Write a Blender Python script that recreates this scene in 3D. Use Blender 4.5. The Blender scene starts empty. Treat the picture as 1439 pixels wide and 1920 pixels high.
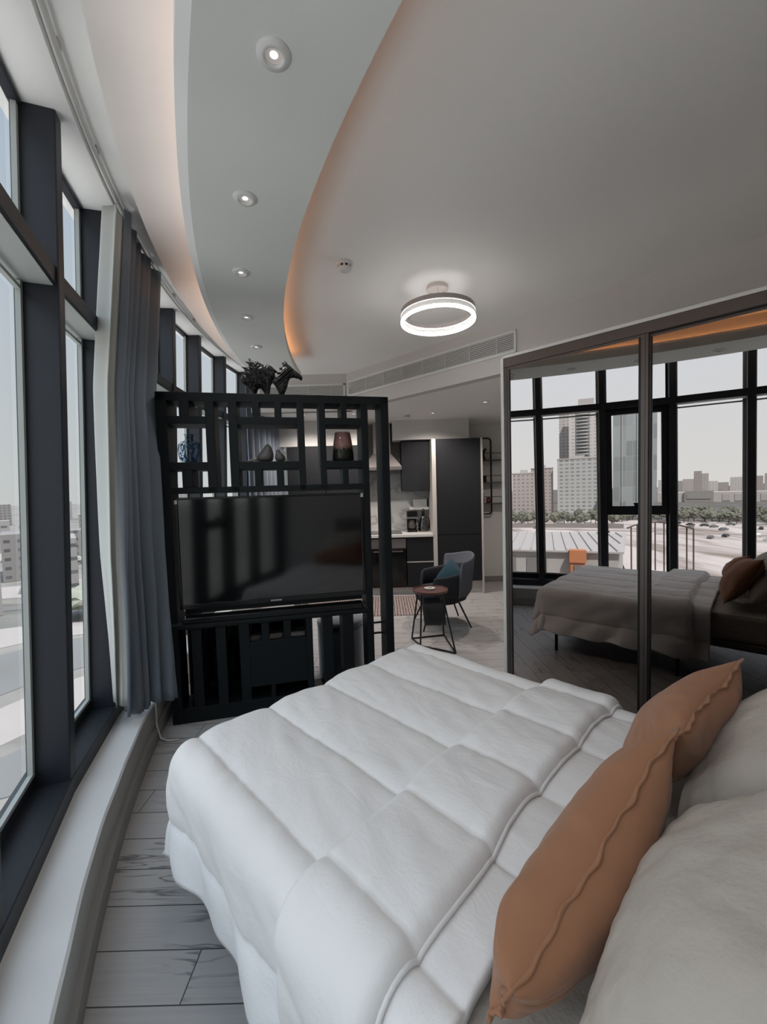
import bpy, bmesh, math, random
from mathutils import Vector, Matrix, noise
random.seed(7)
S = bpy.context.scene
COL = S.collection
R = math.radians
PI = math.pi

# ------------------------------------------------------------------ camera
cam_d = bpy.data.cameras.new('camera')
cam_d.sensor_fit = 'VERTICAL'
cam_d.sensor_height = 36.0
cam_d.lens = 36.0 * 775.0 / 1920.0
cam_d.clip_start = 0.02
cam_d.clip_end = 6000
cam = bpy.data.objects.new('camera', cam_d)
COL.objects.link(cam)
_p, _r = R(2.95), R(1.6)
_fw = Vector((0, math.cos(_p), -math.sin(_p)))
_up0 = Vector((0, math.sin(_p), math.cos(_p)))
_rt0 = Vector((1, 0, 0))
_rt = _rt0 * math.cos(_r) - _up0 * math.sin(_r)
_up = _up0 * math.cos(_r) + _rt0 * math.sin(_r)
_m = Matrix((_rt, _up, -_fw)).transposed().to_4x4()
_m.translation = Vector((0, 0, 1.5))
cam.matrix_world = _m
S.camera = cam

# ------------------------------------------------------------------ world / sky
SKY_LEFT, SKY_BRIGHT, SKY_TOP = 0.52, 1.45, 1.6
W = bpy.data.worlds.new('sky')
S.world = W
W.use_nodes = True
nt = W.node_tree
nt.nodes.clear()
def wn(t, **k):
    n = nt.nodes.new(t)
    for a, b in k.items():
        setattr(n, a, b)
    return n
def wmath(op, a, b=None, clamp=False):
    n = wn('ShaderNodeMath', operation=op, use_clamp=clamp)
    for i, v in enumerate((a, b)):
        if v is None:
            continue
        if isinstance(v, (int, float)):
            n.inputs[i].default_value = v
        else:
            nt.links.new(v, n.inputs[i])
    return n.outputs[0]
tc = wn('ShaderNodeTexCoord')
sp = wn('ShaderNodeSeparateXYZ')
nt.links.new(tc.outputs['Generated'], sp.inputs[0])
# hazy sky: brightness added round azimuth -140 and aloft, to light the room
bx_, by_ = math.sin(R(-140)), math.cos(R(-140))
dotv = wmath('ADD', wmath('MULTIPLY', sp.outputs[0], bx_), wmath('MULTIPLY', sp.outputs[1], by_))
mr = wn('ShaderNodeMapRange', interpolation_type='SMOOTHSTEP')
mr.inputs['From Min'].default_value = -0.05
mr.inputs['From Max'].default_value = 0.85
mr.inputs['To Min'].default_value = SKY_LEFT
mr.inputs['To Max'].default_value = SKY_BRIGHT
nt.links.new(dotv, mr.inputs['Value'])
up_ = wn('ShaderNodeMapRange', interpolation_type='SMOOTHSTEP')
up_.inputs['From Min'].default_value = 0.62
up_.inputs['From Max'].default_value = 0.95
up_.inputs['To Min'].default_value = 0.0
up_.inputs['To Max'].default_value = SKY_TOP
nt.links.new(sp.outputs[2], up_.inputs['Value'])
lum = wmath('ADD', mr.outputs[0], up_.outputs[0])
ramp = wn('ShaderNodeValToRGB')
ramp.color_ramp.elements[0].position = 0.0
ramp.color_ramp.elements[0].color = (0.98, 1.0, 0.98, 1)
ramp.color_ramp.elements[1].position = 0.55
ramp.color_ramp.elements[1].color = (0.80, 0.93, 1.08, 1)
nt.links.new(wmath('MULTIPLY', sp.outputs[2], 1.0, True), ramp.inputs[0])
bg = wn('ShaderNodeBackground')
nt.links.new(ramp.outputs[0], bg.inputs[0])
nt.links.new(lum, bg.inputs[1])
wo = wn('ShaderNodeOutputWorld')
nt.links.new(bg.outputs[0], wo.inputs[0])

def aim(o, d):
    o.rotation_euler = Vector(d).to_track_quat('-Z', 'Y').to_euler()

sun_d = bpy.data.lights.new('sun', 'SUN')
sun_d.energy = 6.5
sun_d.angle = R(2)
sun_d.color = (1.0, 0.97, 0.93)
sun = bpy.data.objects.new('sun', sun_d)
COL.objects.link(sun)
sun.location = (10, 0, 30)
_el, _az = R(55), R(100)
aim(sun, (-math.sin(_az) * math.cos(_el), -math.cos(_az) * math.cos(_el), -math.sin(_el)))

DOWNLIGHT_W, KITCHEN_W, RING_E = 4.0, 45.0, 9.0

S.view_settings.view_transform = 'Standard'
S.view_settings.look = 'None'
S.view_settings.gamma = 1.0
S.view_settings.use_curve_mapping = False
S.view_settings.exposure = 0.42
S.cycles.max_bounces = 10
S.cycles.diffuse_bounces = 5
S.cycles.glossy_bounces = 5
S.cycles.transparent_max_bounces = 16
S.cycles.transmission_bounces = 8
S.cycles.sample_clamp_indirect = 6.0
S.cycles.caustics_reflective = False
S.cycles.caustics_refractive = False
S.cycles.use_denoising = True

# ------------------------------------------------------------------ materials
MATS = {}
def mat(name, col, rough=0.6, metal=0.0, spec=0.5, bump=None, noise_mix=None, emit=None, coat=0.0, sheen=0.0, alpha=None, trans=0.0, ior=1.45):
    """bump = (scale, strength, distance); noise_mix = (scale, colour2, amount)"""
    if name in MATS:
        return MATS[name]
    m = bpy.data.materials.new(name)
    m.use_nodes = True
    t = m.node_tree
    b = t.nodes['Principled BSDF']
    b.inputs['Base Color'].default_value = (*col, 1)
    b.inputs['Roughness'].default_value = rough
    b.inputs['Metallic'].default_value = metal
    b.inputs['Specular IOR Level'].default_value = spec
    b.inputs['Coat Weight'].default_value = coat
    b.inputs['Sheen Weight'].default_value = sheen
    b.inputs['Transmission Weight'].default_value = trans
    b.inputs['IOR'].default_value = ior
    if emit:
        b.inputs['Emission Color'].default_value = (*emit[0], 1)
        b.inputs['Emission Strength'].default_value = emit[1]
    tcn = None
    if bump or noise_mix:
        tcn = t.nodes.new('ShaderNodeTexCoord')
    if noise_mix:
        n = t.nodes.new('ShaderNodeTexNoise')
        n.inputs['Scale'].default_value = noise_mix[0]
        n.inputs['Detail'].default_value = 6
        t.links.new(tcn.outputs['Object'], n.inputs['Vector'])
        mx = t.nodes.new('ShaderNodeMix')
        mx.data_type = 'RGBA'
        mx.inputs[6].default_value = (*col, 1)
        mx.inputs[7].default_value = (*noise_mix[1], 1)
        mm = t.nodes.new('ShaderNodeMath')
        mm.operation = 'MULTIPLY'
        mm.inputs[1].default_value = noise_mix[2]
        t.links.new(n.outputs['Fac'], mm.inputs[0])
        t.links.new(mm.outputs[0], mx.inputs[0])
        t.links.new(mx.outputs[2], b.inputs['Base Color'])
    if bump:
        n = t.nodes.new('ShaderNodeTexNoise')
        n.inputs['Scale'].default_value = bump[0]
        n.inputs['Detail'].default_value = 5
        t.links.new(tcn.outputs['Object'], n.inputs['Vector'])
        bp = t.nodes.new('ShaderNodeBump')
        bp.inputs['Strength'].default_value = bump[1]
        bp.inputs['Distance'].default_value = bump[2]
        t.links.new(n.outputs['Fac'], bp.inputs['Height'])
        t.links.new(bp.outputs[0], b.inputs['Normal'])
    MATS[name] = m
    return m

def glass_mat(name, tint, ior=1.45, rough=0.0):
    """thin pane: tinted see-through with a Fresnel reflection"""
    if name in MATS:
        return MATS[name]
    m = bpy.data.materials.new(name)
    m.use_nodes = True
    t = m.node_tree
    t.nodes.clear()
    tr = t.nodes.new('ShaderNodeBsdfTransparent')
    tr.inputs[0].default_value = (*tint, 1)
    gl = t.nodes.new('ShaderNodeBsdfGlossy')
    gl.inputs['Roughness'].default_value = rough
    fr = t.nodes.new('ShaderNodeFresnel')
    ge = t.nodes.new('ShaderNodeNewGeometry')
    iv = t.nodes.new('ShaderNodeMapRange')      # same reflection from both sides of the pane
    iv.inputs['To Min'].default_value = ior
    iv.inputs['To Max'].default_value = 1.0 / ior
    t.links.new(ge.outputs['Backfacing'], iv.inputs['Value'])
    t.links.new(iv.outputs[0], fr.inputs[0])
    mx = t.nodes.new('ShaderNodeMixShader')
    o = t.nodes.new('ShaderNodeOutputMaterial')
    t.links.new(fr.outputs[0], mx.inputs[0])
    t.links.new(tr.outputs[0], mx.inputs[1])
    t.links.new(gl.outputs[0], mx.inputs[2])
    t.links.new(mx.outputs[0], o.inputs[0])
    MATS[name] = m
    return m

M_wall = mat('wall_paint', (0.60, 0.585, 0.56), 0.8, bump=(60, 0.05, 0.01))
M_ceil = mat('ceiling_paint', (0.90, 0.89, 0.865), 0.85)
M_ceilwarm = mat('ceiling_paint_warm', (0.78, 0.74, 0.72), 0.85)
M_white = mat('white_gloss', (0.72, 0.72, 0.70), 0.4)
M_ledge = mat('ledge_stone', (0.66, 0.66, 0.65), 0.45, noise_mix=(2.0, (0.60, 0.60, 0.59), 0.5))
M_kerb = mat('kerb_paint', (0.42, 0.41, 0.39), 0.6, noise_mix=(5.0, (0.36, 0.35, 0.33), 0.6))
M_mull = mat('mullion_charcoal', (0.015, 0.018, 0.024), 0.45, spec=0.35, noise_mix=(300, (0.035, 0.037, 0.045), 0.6))
M_bead = mat('glazing_bead', (0.38, 0.40, 0.38), 0.5)
M_pane = glass_mat('window_pane', (0.93, 0.95, 0.96), 1.35)
M_black = mat('black_lacquer', (0.0045, 0.0075, 0.009), 0.5, spec=0.3, bump=(250, 0.12, 0.002))
M_blackmetal = mat('black_metal', (0.012, 0.012, 0.013), 0.4, 0.3)
M_tvblack = mat('tv_bezel', (0.004, 0.004, 0.0045), 0.18)
M_screen = mat('tv_screen', (0.0015, 0.0015, 0.002), 0.09, spec=1.0)
M_cream = mat('cream_side_panel', (0.45, 0.42, 0.39), 0.5)
M_cab = mat('charcoal_cabinet', (0.011, 0.012, 0.014), 0.55, spec=0.3, noise_mix=(60, (0.015, 0.016, 0.018), 0.6))
M_steel = mat('brushed_steel', (0.35, 0.32, 0.31), 0.32, 0.9)
M_bronze = mat('dark_bronze', (0.022, 0.021, 0.021), 0.38, 0.35, bump=(35, 0.5, 0.006))
M_ceramic = mat('grey_ceramic', (0.105, 0.100, 0.098), 0.45)
M_orange = mat('rust_linen', (0.33, 0.155, 0.080), 0.85, noise_mix=(7, (0.28, 0.125, 0.062), 0.7), bump=(420, 0.18, 0.001), sheen=0.15)
M_greige = mat('greige_cotton', (0.46, 0.415, 0.36), 0.85, noise_mix=(5, (0.41, 0.37, 0.32), 0.7), bump=(16, 0.7, 0.012))
M_greigebase = mat('greige_upholstery', (0.20, 0.185, 0.17), 0.9)

def mirror_mat():
    m = mat('smoked_mirror', (0.39, 0.365, 0.355), 0.0, 1.0)
    return m
M_mirror = mirror_mat()

def fabric_white():
    m = mat('white_quilt_cotton', (0.77, 0.755, 0.74), 0.85, sheen=0.1)
    t = m.node_tree
    b = t.nodes['Principled BSDF']
    tcn = t.nodes.new('ShaderNodeTexCoord')
    mp = t.nodes.new('ShaderNodeMapping')
    mp.inputs['Scale'].default_value = (1.3, 2.6, 2.0)
    mp.inputs['Rotation'].default_value = (0, 0, R(35))
    n1 = t.nodes.new('ShaderNodeTexNoise')
    n1.inputs['Scale'].default_value = 4.5
    n1.inputs['Detail'].default_value = 8
    n1.inputs['Distortion'].default_value = 1.6
    t.links.new(tcn.outputs['Object'], mp.inputs[0])
    t.links.new(mp.outputs[0], n1.inputs['Vector'])
    n2 = t.nodes.new('ShaderNodeTexNoise')
    n2.inputs['Scale'].default_value = 26
    n2.inputs['Detail'].default_value = 6
    n2.inputs['Distortion'].default_value = 2.5
    t.links.new(tcn.outputs['Object'], n2.inputs['Vector'])
    b1 = t.nodes.new('ShaderNodeBump')
    b1.inputs['Strength'].default_value = 0.16
    b1.inputs['Distance'].default_value = 0.02
    b2 = t.nodes.new('ShaderNodeBump')
    b2.inputs['Strength'].default_value = 0.14
    b2.inputs['Distance'].default_value = 0.006
    t.links.new(n1.outputs['Fac'], b1.inputs['Height'])
    t.links.new(n2.outputs['Fac'], b2.inputs['Height'])
    t.links.new(b1.outputs[0], b2.inputs['Normal'])
    t.links.new(b2.outputs[0], b.inputs['Normal'])
    return m
M_duvet = fabric_white()

def floor_mat():
    m = bpy.data.materials.new('grey_wood_tile')
    m.use_nodes = True
    t = m.node_tree
    b = t.nodes['Principled BSDF']
    N, L = t.nodes.new, t.links.new
    tcn = N('ShaderNodeTexCoord')
    mp = N('ShaderNodeMapping')
    mp.inputs['Location'].default_value = (0.31, 0.055, 0)
    L(tcn.outputs['Object'], mp.inputs[0])
    br = N('ShaderNodeTexBrick')
    br.offset = 0.37
    br.inputs['Scale'].default_value = 1.0
    br.inputs['Mortar Size'].default_value = 0.0022
    br.inputs['Mortar Smooth'].default_value = 0.3
    br.inputs['Brick Width'].default_value = 0.9
    br.inputs['Row Height'].default_value = 0.15
    br.inputs['Color1'].default_value = (0.0, 0.0, 0.0, 1)
    br.inputs['Color2'].default_value = (1.0, 1.0, 1.0, 1)
    br.inputs['Mortar'].default_value = (0.5, 0.5, 0.5, 1)
    L(mp.outputs[0], br.inputs['Vector'])
    # each plank shifts the grain
    sh = N('ShaderNodeVectorMath')
    sh.operation = 'MULTIPLY_ADD'
    L(br.outputs['Color'], sh.inputs[0])
    sh.inputs[1].default_value = (7.3, 3.1, 5.0)
    L(mp.outputs[0], sh.inputs[2])
    gm = N('ShaderNodeMapping')
    gm.inputs['Scale'].default_value = (1.3, 13.0, 1.0)
    L(sh.outputs[0], gm.inputs[0])
    g1 = N('ShaderNodeTexNoise')
    g1.inputs['Scale'].default_value = 1.7
    g1.inputs['Detail'].default_value = 3
    g1.inputs['Distortion'].default_value = 0.6
    L(gm.outputs[0], g1.inputs['Vector'])
    # contour lines of the noise read as cathedral grain
    mu = N('ShaderNodeMath'); mu.operation = 'MULTIPLY'; mu.inputs[1].default_value = 9.0
    L(g1.outputs['Fac'], mu.inputs[0])
    fr = N('ShaderNodeMath'); fr.operation = 'PINGPONG'; fr.inputs[1].default_value = 1.0
    L(mu.outputs[0], fr.inputs[0])
    cr = N('ShaderNodeValToRGB')
    cr.color_ramp.elements[0].position = 0.0
    cr.color_ramp.elements[0].color = (0.14, 0.13, 0.13, 1)
    cr.color_ramp.elements[1].position = 0.32
    cr.color_ramp.elements[1].color = (0.40, 0.385, 0.37, 1)
    L(fr.outputs[0], cr.inputs[0])
    g2m = N('ShaderNodeMapping')
    g2m.inputs['Scale'].default_value = (2.0, 60.0, 1.0)
    L(sh.outputs[0], g2m.inputs[0])
    g2 = N('ShaderNodeTexNoise')
    g2.inputs['Scale'].default_value = 1.5
    g2.inputs['Detail'].default_value = 5
    L(g2m.outputs[0], g2.inputs['Vector'])
    blot = N('ShaderNodeTexNoise')
    blot.inputs['Scale'].default_value = 1.9
    L(sh.outputs[0], blot.inputs['Vector'])
    bl = N('ShaderNodeMapRange')
    bl.inputs['From Min'].default_value = 0.50
    bl.inputs['From Max'].default_value = 0.62
    L(blot.outputs['Fac'], bl.inputs['Value'])
    base = N('ShaderNodeMix'); base.data_type = 'RGBA'
    base.inputs[6].default_value = (0.33, 0.315, 0.305, 1)
    base.inputs[7].default_value = (0.45, 0.43, 0.415, 1)
    L(g2.outputs['Fac'], base.inputs[0])
    mx = N('ShaderNodeMix'); mx.data_type = 'RGBA'
    L(bl.outputs[0], mx.inputs[0])
    L(base.outputs[2], mx.inputs[6])
    L(cr.outputs[0], mx.inputs[7])
    jm = N('ShaderNodeMix'); jm.data_type = 'RGBA'
    L(br.outputs['Fac'], jm.inputs[0])
    L(mx.outputs[2], jm.inputs[6])
    jm.inputs[7].default_value = (0.06, 0.055, 0.055, 1)
    L(jm.outputs[2], b.inputs['Base Color'])
    b.inputs['Roughness'].default_value = 0.42
    b.inputs['Specular IOR Level'].default_value = 0.35
    bp = N('ShaderNodeBump')
    bp.inputs['Strength'].default_value = 0.4
    bp.inputs['Distance'].default_value = 0.002
    bp.invert = True
    L(br.outputs['Fac'], bp.inputs['Height'])
    L(bp.outputs[0], b.inputs['Normal'])
    return m
M_floor = floor_mat()

def marble_mat():
    m = bpy.data.materials.new('white_marble')
    m.use_nodes = True
    t = m.node_tree
    N, L = t.nodes.new, t.links.new
    b = t.nodes['Principled BSDF']
    tcn = N('ShaderNodeTexCoord')
    n = N('ShaderNodeTexNoise')
    n.inputs['Scale'].default_value = 1.6
    n.inputs['Detail'].default_value = 7
    n.inputs['Distortion'].default_value = 1.2
    L(tcn.outputs['Object'], n.inputs['Vector'])
    r = N('ShaderNodeValToRGB')
    e = r.color_ramp.elements
    e[0].position = 0.47; e[0].color = (0.72, 0.72, 0.70, 1)
    e[1].position = 0.53; e[1].color = (0.72, 0.72, 0.70, 1)
    k = e.new(0.50); k.color = (0.46, 0.46, 0.46, 1)
    L(n.outputs['Fac'], r.inputs[0])
    L(r.outputs[0], b.inputs['Base Color'])
    b.inputs['Roughness'].default_value = 0.25
    return m
M_marble = marble_mat()

def curtain_mat(name, col, transl):
    m = bpy.data.materials.new(name)
    m.use_nodes = True
    t = m.node_tree
    N, L = t.nodes.new, t.links.new
    b = t.nodes['Principled BSDF']
    b.inputs['Base Color'].default_value = (*col, 1)
    b.inputs['Roughness'].default_value = 0.9
    b.inputs['Sheen Weight'].default_value = 0.2
    tcn = N('ShaderNodeTexCoord')
    n = N('ShaderNodeTexNoise')
    n.inputs['Scale'].default_value = 500
    L(tcn.outputs['Object'], n.inputs['Vector'])
    bp = N('ShaderNodeBump')
    bp.inputs['Strength'].default_value = 0.15
    bp.inputs['Distance'].default_value = 0.001
    L(n.outputs['Fac'], bp.inputs['Height'])
    L(bp.outputs[0], b.inputs['Normal'])
    tr = N('ShaderNodeBsdfTranslucent')
    tr.inputs[0].default_value = (*col, 1)
    mx = N('ShaderNodeMixShader')
    mx.inputs[0].default_value = transl
    o = t.nodes['Material Output']
    L(b.outputs[0], mx.inputs[1])
    L(tr.outputs[0], mx.inputs[2])
    L(mx.outputs[0], o.inputs[0])
    return m
M_curtain = curtain_mat('blue_grey_curtain', (0.165, 0.195, 0.235), 0.05)
M_lining = curtain_mat('cream_lining', (0.55, 0.56, 0.53), 0.25)

# ------------------------------------------------------------------ mesh helpers
def box(bm, x0, x1, y0, y1, z0, z1, M=None):
    v = [bm.verts.new(p) for p in ((x0, y0, z0), (x1, y0, z0), (x1, y1, z0), (x0, y1, z0),
                                   (x0, y0, z1), (x1, y0, z1), (x1, y1, z1), (x0, y1, z1))]
    for f in ((0, 3, 2, 1), (4, 5, 6, 7), (0, 1, 5, 4), (1, 2, 6, 5), (2, 3, 7, 6), (3, 0, 4, 7)):
        bm.faces.new([v[i] for i in f])
    if M is not None:
        for q in v:
            q.co = M @ q.co
    return v

def prism(bm, pts, z0, z1):
    a = [bm.verts.new((x, y, z0)) for x, y in pts]
    b = [bm.verts.new((x, y, z1)) for x, y in pts]
    n = len(pts)
    bm.faces.new(a[::-1])
    bm.faces.new(b)
    for i in range(n):
        bm.faces.new((a[i], a[(i + 1) % n], b[(i + 1) % n], b[i]))

def tube(bm, pts, r, seg=8, closed=False, caps=True):
    pts = [Vector(p) for p in pts]
    n = len(pts)
    rs = r if isinstance(r, (list, tuple)) else [r] * n
    rings = []
    up = Vector((0, 0, 1))
    prev = None
    for i, p in enumerate(pts):
        if closed:
            d = pts[(i + 1) % n] - pts[i - 1]
        else:
            d = pts[min(i + 1, n - 1)] - pts[max(i - 1, 0)]
        d.normalize()
        if prev is None:
            a = d.orthogonal().normalized() if abs(d.dot(up)) > 0.95 else d.cross(up).normalized()
        else:
            a = (prev - d * prev.dot(d)).normalized()
        prev = a
        b = d.cross(a)
        rings.append([bm.verts.new(p + (a * math.cos(2 * PI * k / seg) + b * math.sin(2 * PI * k / seg)) * rs[i]) for k in range(seg)])
    m = n if closed else n - 1
    for i in range(m):
        A, B = rings[i], rings[(i + 1) % n]
        for k in range(seg):
            bm.faces.new((A[k], A[(k + 1) % seg], B[(k + 1) % seg], B[k]))
    if caps and not closed:
        bm.faces.new(rings[0][::-1])
        bm.faces.new(rings[-1])

def lathe(bm, prof, seg=24, c=(0, 0, 0), wob=None):
    rings = []
    for r, z in prof:
        if r <= 1e-5:
            rings.append([bm.verts.new((c[0], c[1], c[2] + z))])
        else:
            rings.append([bm.verts.new((c[0] + (r * (wob(k / seg) if wob else 1)) * math.cos(2 * PI * k / seg),
                                        c[1] + (r * (wob(k / seg) if wob else 1)) * math.sin(2 * PI * k / seg), c[2] + z)) for k in range(seg)])
    for A, B in zip(rings, rings[1:]):
        for k in range(seg):
            k2 = (k + 1) % seg
            if len(A) == 1 and len(B) == 1:
                continue
            if len(A) == 1:
                bm.faces.new((A[0], B[k2], B[k]))
            elif len(B) == 1:
                bm.faces.new((A[k], A[k2], B[0]))
            else:
                bm.faces.new((A[k], A[k2], B[k2], B[k]))

def loft(bm, secs, seg=14):
    """secs: (centre, rx, ry, axis_x, axis_y)"""
    rings = []
    for c, rx, ry, ax, ay in secs:
        c, ax, ay = Vector(c), Vector(ax).normalized(), Vector(ay).normalized()
        rings.append([bm.verts.new(c + ax * rx * math.cos(2 * PI * k / seg) + ay * ry * math.sin(2 * PI * k / seg)) for k in range(seg)])
    for A, B in zip(rings, rings[1:]):
        for k in range(seg):
            bm.faces.new((A[k], A[(k + 1) % seg], B[(k + 1) % seg], B[k]))
    bm.faces.new(rings[0][::-1])
    bm.faces.new(rings[-1])

def grid(bm, nu, nv, f, wrap_u=False):
    V = [[bm.verts.new(f(i / (nu if wrap_u else nu - 1), j / (nv - 1))) for j in range(nv)] for i in range(nu)]
    for i in range(nu if wrap_u else nu - 1):
        for j in range(nv - 1):
            bm.faces.new((V[i][j], V[(i + 1) % nu][j], V[(i + 1) % nu][j + 1], V[i][j + 1]))
    return V

def obj(name, bm, m, parent=None, loc=(0, 0, 0), rz=0.0, smooth=False, bevel=0.0, solid=0.0, sub=0, normals=True):
    if normals:
        bmesh.ops.recalc_face_normals(bm, faces=bm.faces[:])
    me = bpy.data.meshes.new(name)
    bm.to_mesh(me)
    bm.free()
    if smooth:
        for p in me.polygons:
            p.use_smooth = True
    o = bpy.data.objects.new(name, me)
    COL.objects.link(o)
    if m:
        me.materials.append(m)
    o.parent = parent
    o.location = loc
    o.rotation_euler = (0, 0, rz)
    if solid:
        k = o.modifiers.new('thickness', 'SOLIDIFY')
        k.thickness = solid
        k.offset = 0
    if bevel:
        k = o.modifiers.new('bevel', 'BEVEL')
        k.width = bevel
        k.segments = 2
        k.limit_method = 'ANGLE'
        k.angle_limit = R(40)
    if sub:
        k = o.modifiers.new('sub', 'SUBSURF')
        k.levels = k.render_levels = sub
    return o

def B(*boxes):
    bm = bmesh.new()
    for b in boxes:
        box(bm, *b)
    return bm

def thing(name, label, cat, loc=(0, 0, 0), rz=0.0, group=None):
    o = bpy.data.objects.new(name, None)
    o.empty_display_size = 0.05
    COL.objects.link(o)
    o.location = loc
    o.rotation_euler = (0, 0, rz)
    o['label'] = label
    o['category'] = cat
    if group:
        o['group'] = group
    return o

def tag(o, label, cat, group=None, kind=None):
    o['label'] = label
    o['category'] = cat
    if group:
        o['group'] = group
    if kind:
        o['kind'] = kind
    return o

def struct(o, label=None):
    o['kind'] = 'structure'
    if label:
        o['label'] = label
    return o

def copy_tree(o, parent=None):
    c = o.copy()
    COL.objects.link(c)
    c.parent = parent
    for ch in list(o.children):
        copy_tree(ch, c)
    return c

# ------------------------------------------------------------------ plan of the room
CX, CY = 5.9, 4.5                       # centre of the curved facade
def P(r, ang):
    a = R(ang)
    return (CX - r * math.sin(a), CY + r * math.cos(a))
def sector(bm, r0, r1, a0, a1, z0, z1, n=60):
    pts = [P(r0, a0 + (a1 - a0) * i / n) for i in range(n + 1)] + [P(r1, a1 + (a0 - a1) * i / n) for i in range(n + 1)]
    for i in range(n):
        A, Bq = P(r0, a0 + (a1 - a0) * i / n), P(r0, a0 + (a1 - a0) * (i + 1) / n)
        Cq, D = P(r1, a0 + (a1 - a0) * (i + 1) / n), P(r1, a0 + (a1 - a0) * i / n)
        for z, fl in ((z0, 0), (z1, 1)):
            vs = [bm.verts.new((*q, z)) for q in (A, Bq, Cq, D)]
            bm.faces.new(vs if fl else vs[::-1])
        for q1, q2 in ((A, Bq), (Cq, D)):
            bm.faces.new([bm.verts.new(w) for w in ((*q1, z0), (*q2, z0), (*q2, z1), (*q1, z1))])
    for aa in (a0, a1):
        q1, q2 = P(r0, aa), P(r1, aa)
        bm.faces.new([bm.verts.new(w) for w in ((*q1, z0), (*q2, z0), (*q2, z1), (*q1, z1))])
    bmesh.ops.remove_doubles(bm, verts=bm.verts[:], dist=1e-4)

BED_O = Vector((0.075, 2.402, 0))
BED_RZ = R(-45.3)
def bed_w(s, t, z=0.0):
    c, sn = math.cos(BED_RZ), math.sin(BED_RZ)
    return Vector((BED_O.x + c * s - sn * t, BED_O.y + sn * s + c * t, z))
WR_O = Vector((0.878, 2.941, 0))        # far end of the mirror front, floor level
WR_RZ = R(-44)
BK_O = Vector((1.291, 3.520, 0))        # wall plane behind the wardrobe / bulkhead face
dW = Vector((math.cos(WR_RZ), math.sin(WR_RZ), 0))
nW = Vector((-math.sin(WR_RZ), math.cos(WR_RZ), 0))
PT_O = Vector((-1.42, 2.636, 0))        # left front foot of the partition
PT_RZ = R(13)

# ---- floor, ceilings, walls
bm = bmesh.new()
prism(bm, [P(7.95, 134 - i * 62 / 50) for i in range(51)] + [(3.6, 6.9), (3.6, -3.0), (0.6, -3.0)], -0.12, 0)
struct(obj('floor', bm, M_floor))
bm = bmesh.new()
prism(bm, [P(7.47, 134 - i * 54 / 60) for i in range(61)] + [(3.6, 5.7), (3.6, -3.0), (0.6, -3.0)], 2.95, 3.2)
struct(obj('ceiling', bm, M_ceil))
bm = bmesh.new()
sector(bm, 7.47, 7.90, 134, 70, 3.1, 3.2)
struct(obj('ceiling.001', bm, M_ceil))
# dropped band with a lip on both sides
bm = bmesh.new()
sector(bm, 6.86, 7.10, 134, 90.2, 2.722, 2.955, 90)
struct(obj('ceiling.002', bm, mat('cove_paint', (0.84, 0.80, 0.74), 0.8)))
bm = bmesh.new()
sector(bm, 6.74, 7.20, 134, 90.2, 2.72, 2.79, 90)
struct(obj('ceiling.003', bm, mat('band_paint', (0.73, 0.745, 0.71), 0.85)))
bm = bmesh.new()
n = 90
pr = ((7.199, 2.72), (7.235, 2.742), (7.235, 2.79), (7.199, 2.79))
grid(bm, n, 5, lambda u, v: Vector((*P(pr[int(round(v * 4)) % 4][0], 134 - 43.8 * u), pr[int(round(v * 4)) % 4][1])))
struct(obj('trim_1', bm, M_white))
# kitchen ceiling and bulkheads
q = lambda k, d=0.0: tuple((BK_O + dW * k + nW * d)[:2])
bm = bmesh.new()
prism(bm, [q(-2.365, 0.1), (-1.62, 5.26), (-1.70, 6.6), (3.6, 6.6), (3.6, 1.6), q(2.7, 0.1)], 2.51, 2.58)
struct(obj('ceiling.004', bm, M_ceil))
bm = bmesh.new()
prism(bm, [q(-2.365), q(0.12), q(0.12, 0.1), q(-2.365, 0.1)], 2.51, 2.951)
struct(obj('wall_bulkhead', bm, M_wall))
bm = bmesh.new()
prism(bm, [(-1.60, 5.163), q(-2.365), (q(-2.365, 0.1)[0], 5.3), (-1.62, 5.28)], 2.51, 2.951)
struct(obj('wall_bulkhead.001', bm, M_wall))
bm = bmesh.new()
prism(bm, [q(0.12), q(2.9), q(2.9, 0.1), q(0.12, 0.1)], 0, 2.951)
struct(obj('wall_right', bm, M_wall))
bm = bmesh.new()
a, b_, c_, d_ = bed_w(2.17, -2.45), bed_w(2.17, 2.4), bed_w(2.3, 2.4), bed_w(2.3, -2.45)
prism(bm, [tuple(v[:2]) for v in (a, b_, c_, d_)], 0, 3.15)
struct(obj('wall_head', bm, M_wall))
struct(obj('wall_kitchen', B((-1.68, 3.6, 6.55, 6.7, 0, 3.15)), M_wall))
struct(obj('wall_far_right', B((3.5, 3.6, -3, 6.8, 0, 3.2)), M_wall))
struct(obj('baseboard_kitchen', B((1.40, 3.5, 6.53, 6.55, 0, 0.09)), mat('baseboard_paint', (0.22, 0.2, 0.19), 0.5)))
# soffit above the wall cabinets
struct(obj('wall_soffit', B((0.16, 1.27, 6.04, 6.55, 2.228, 2.511)), M_wall))

struct(obj('wall_soffit.001', B((-1.60, -0.30, 5.87, 6.55, 2.153, 2.511)), M_wall))

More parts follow.
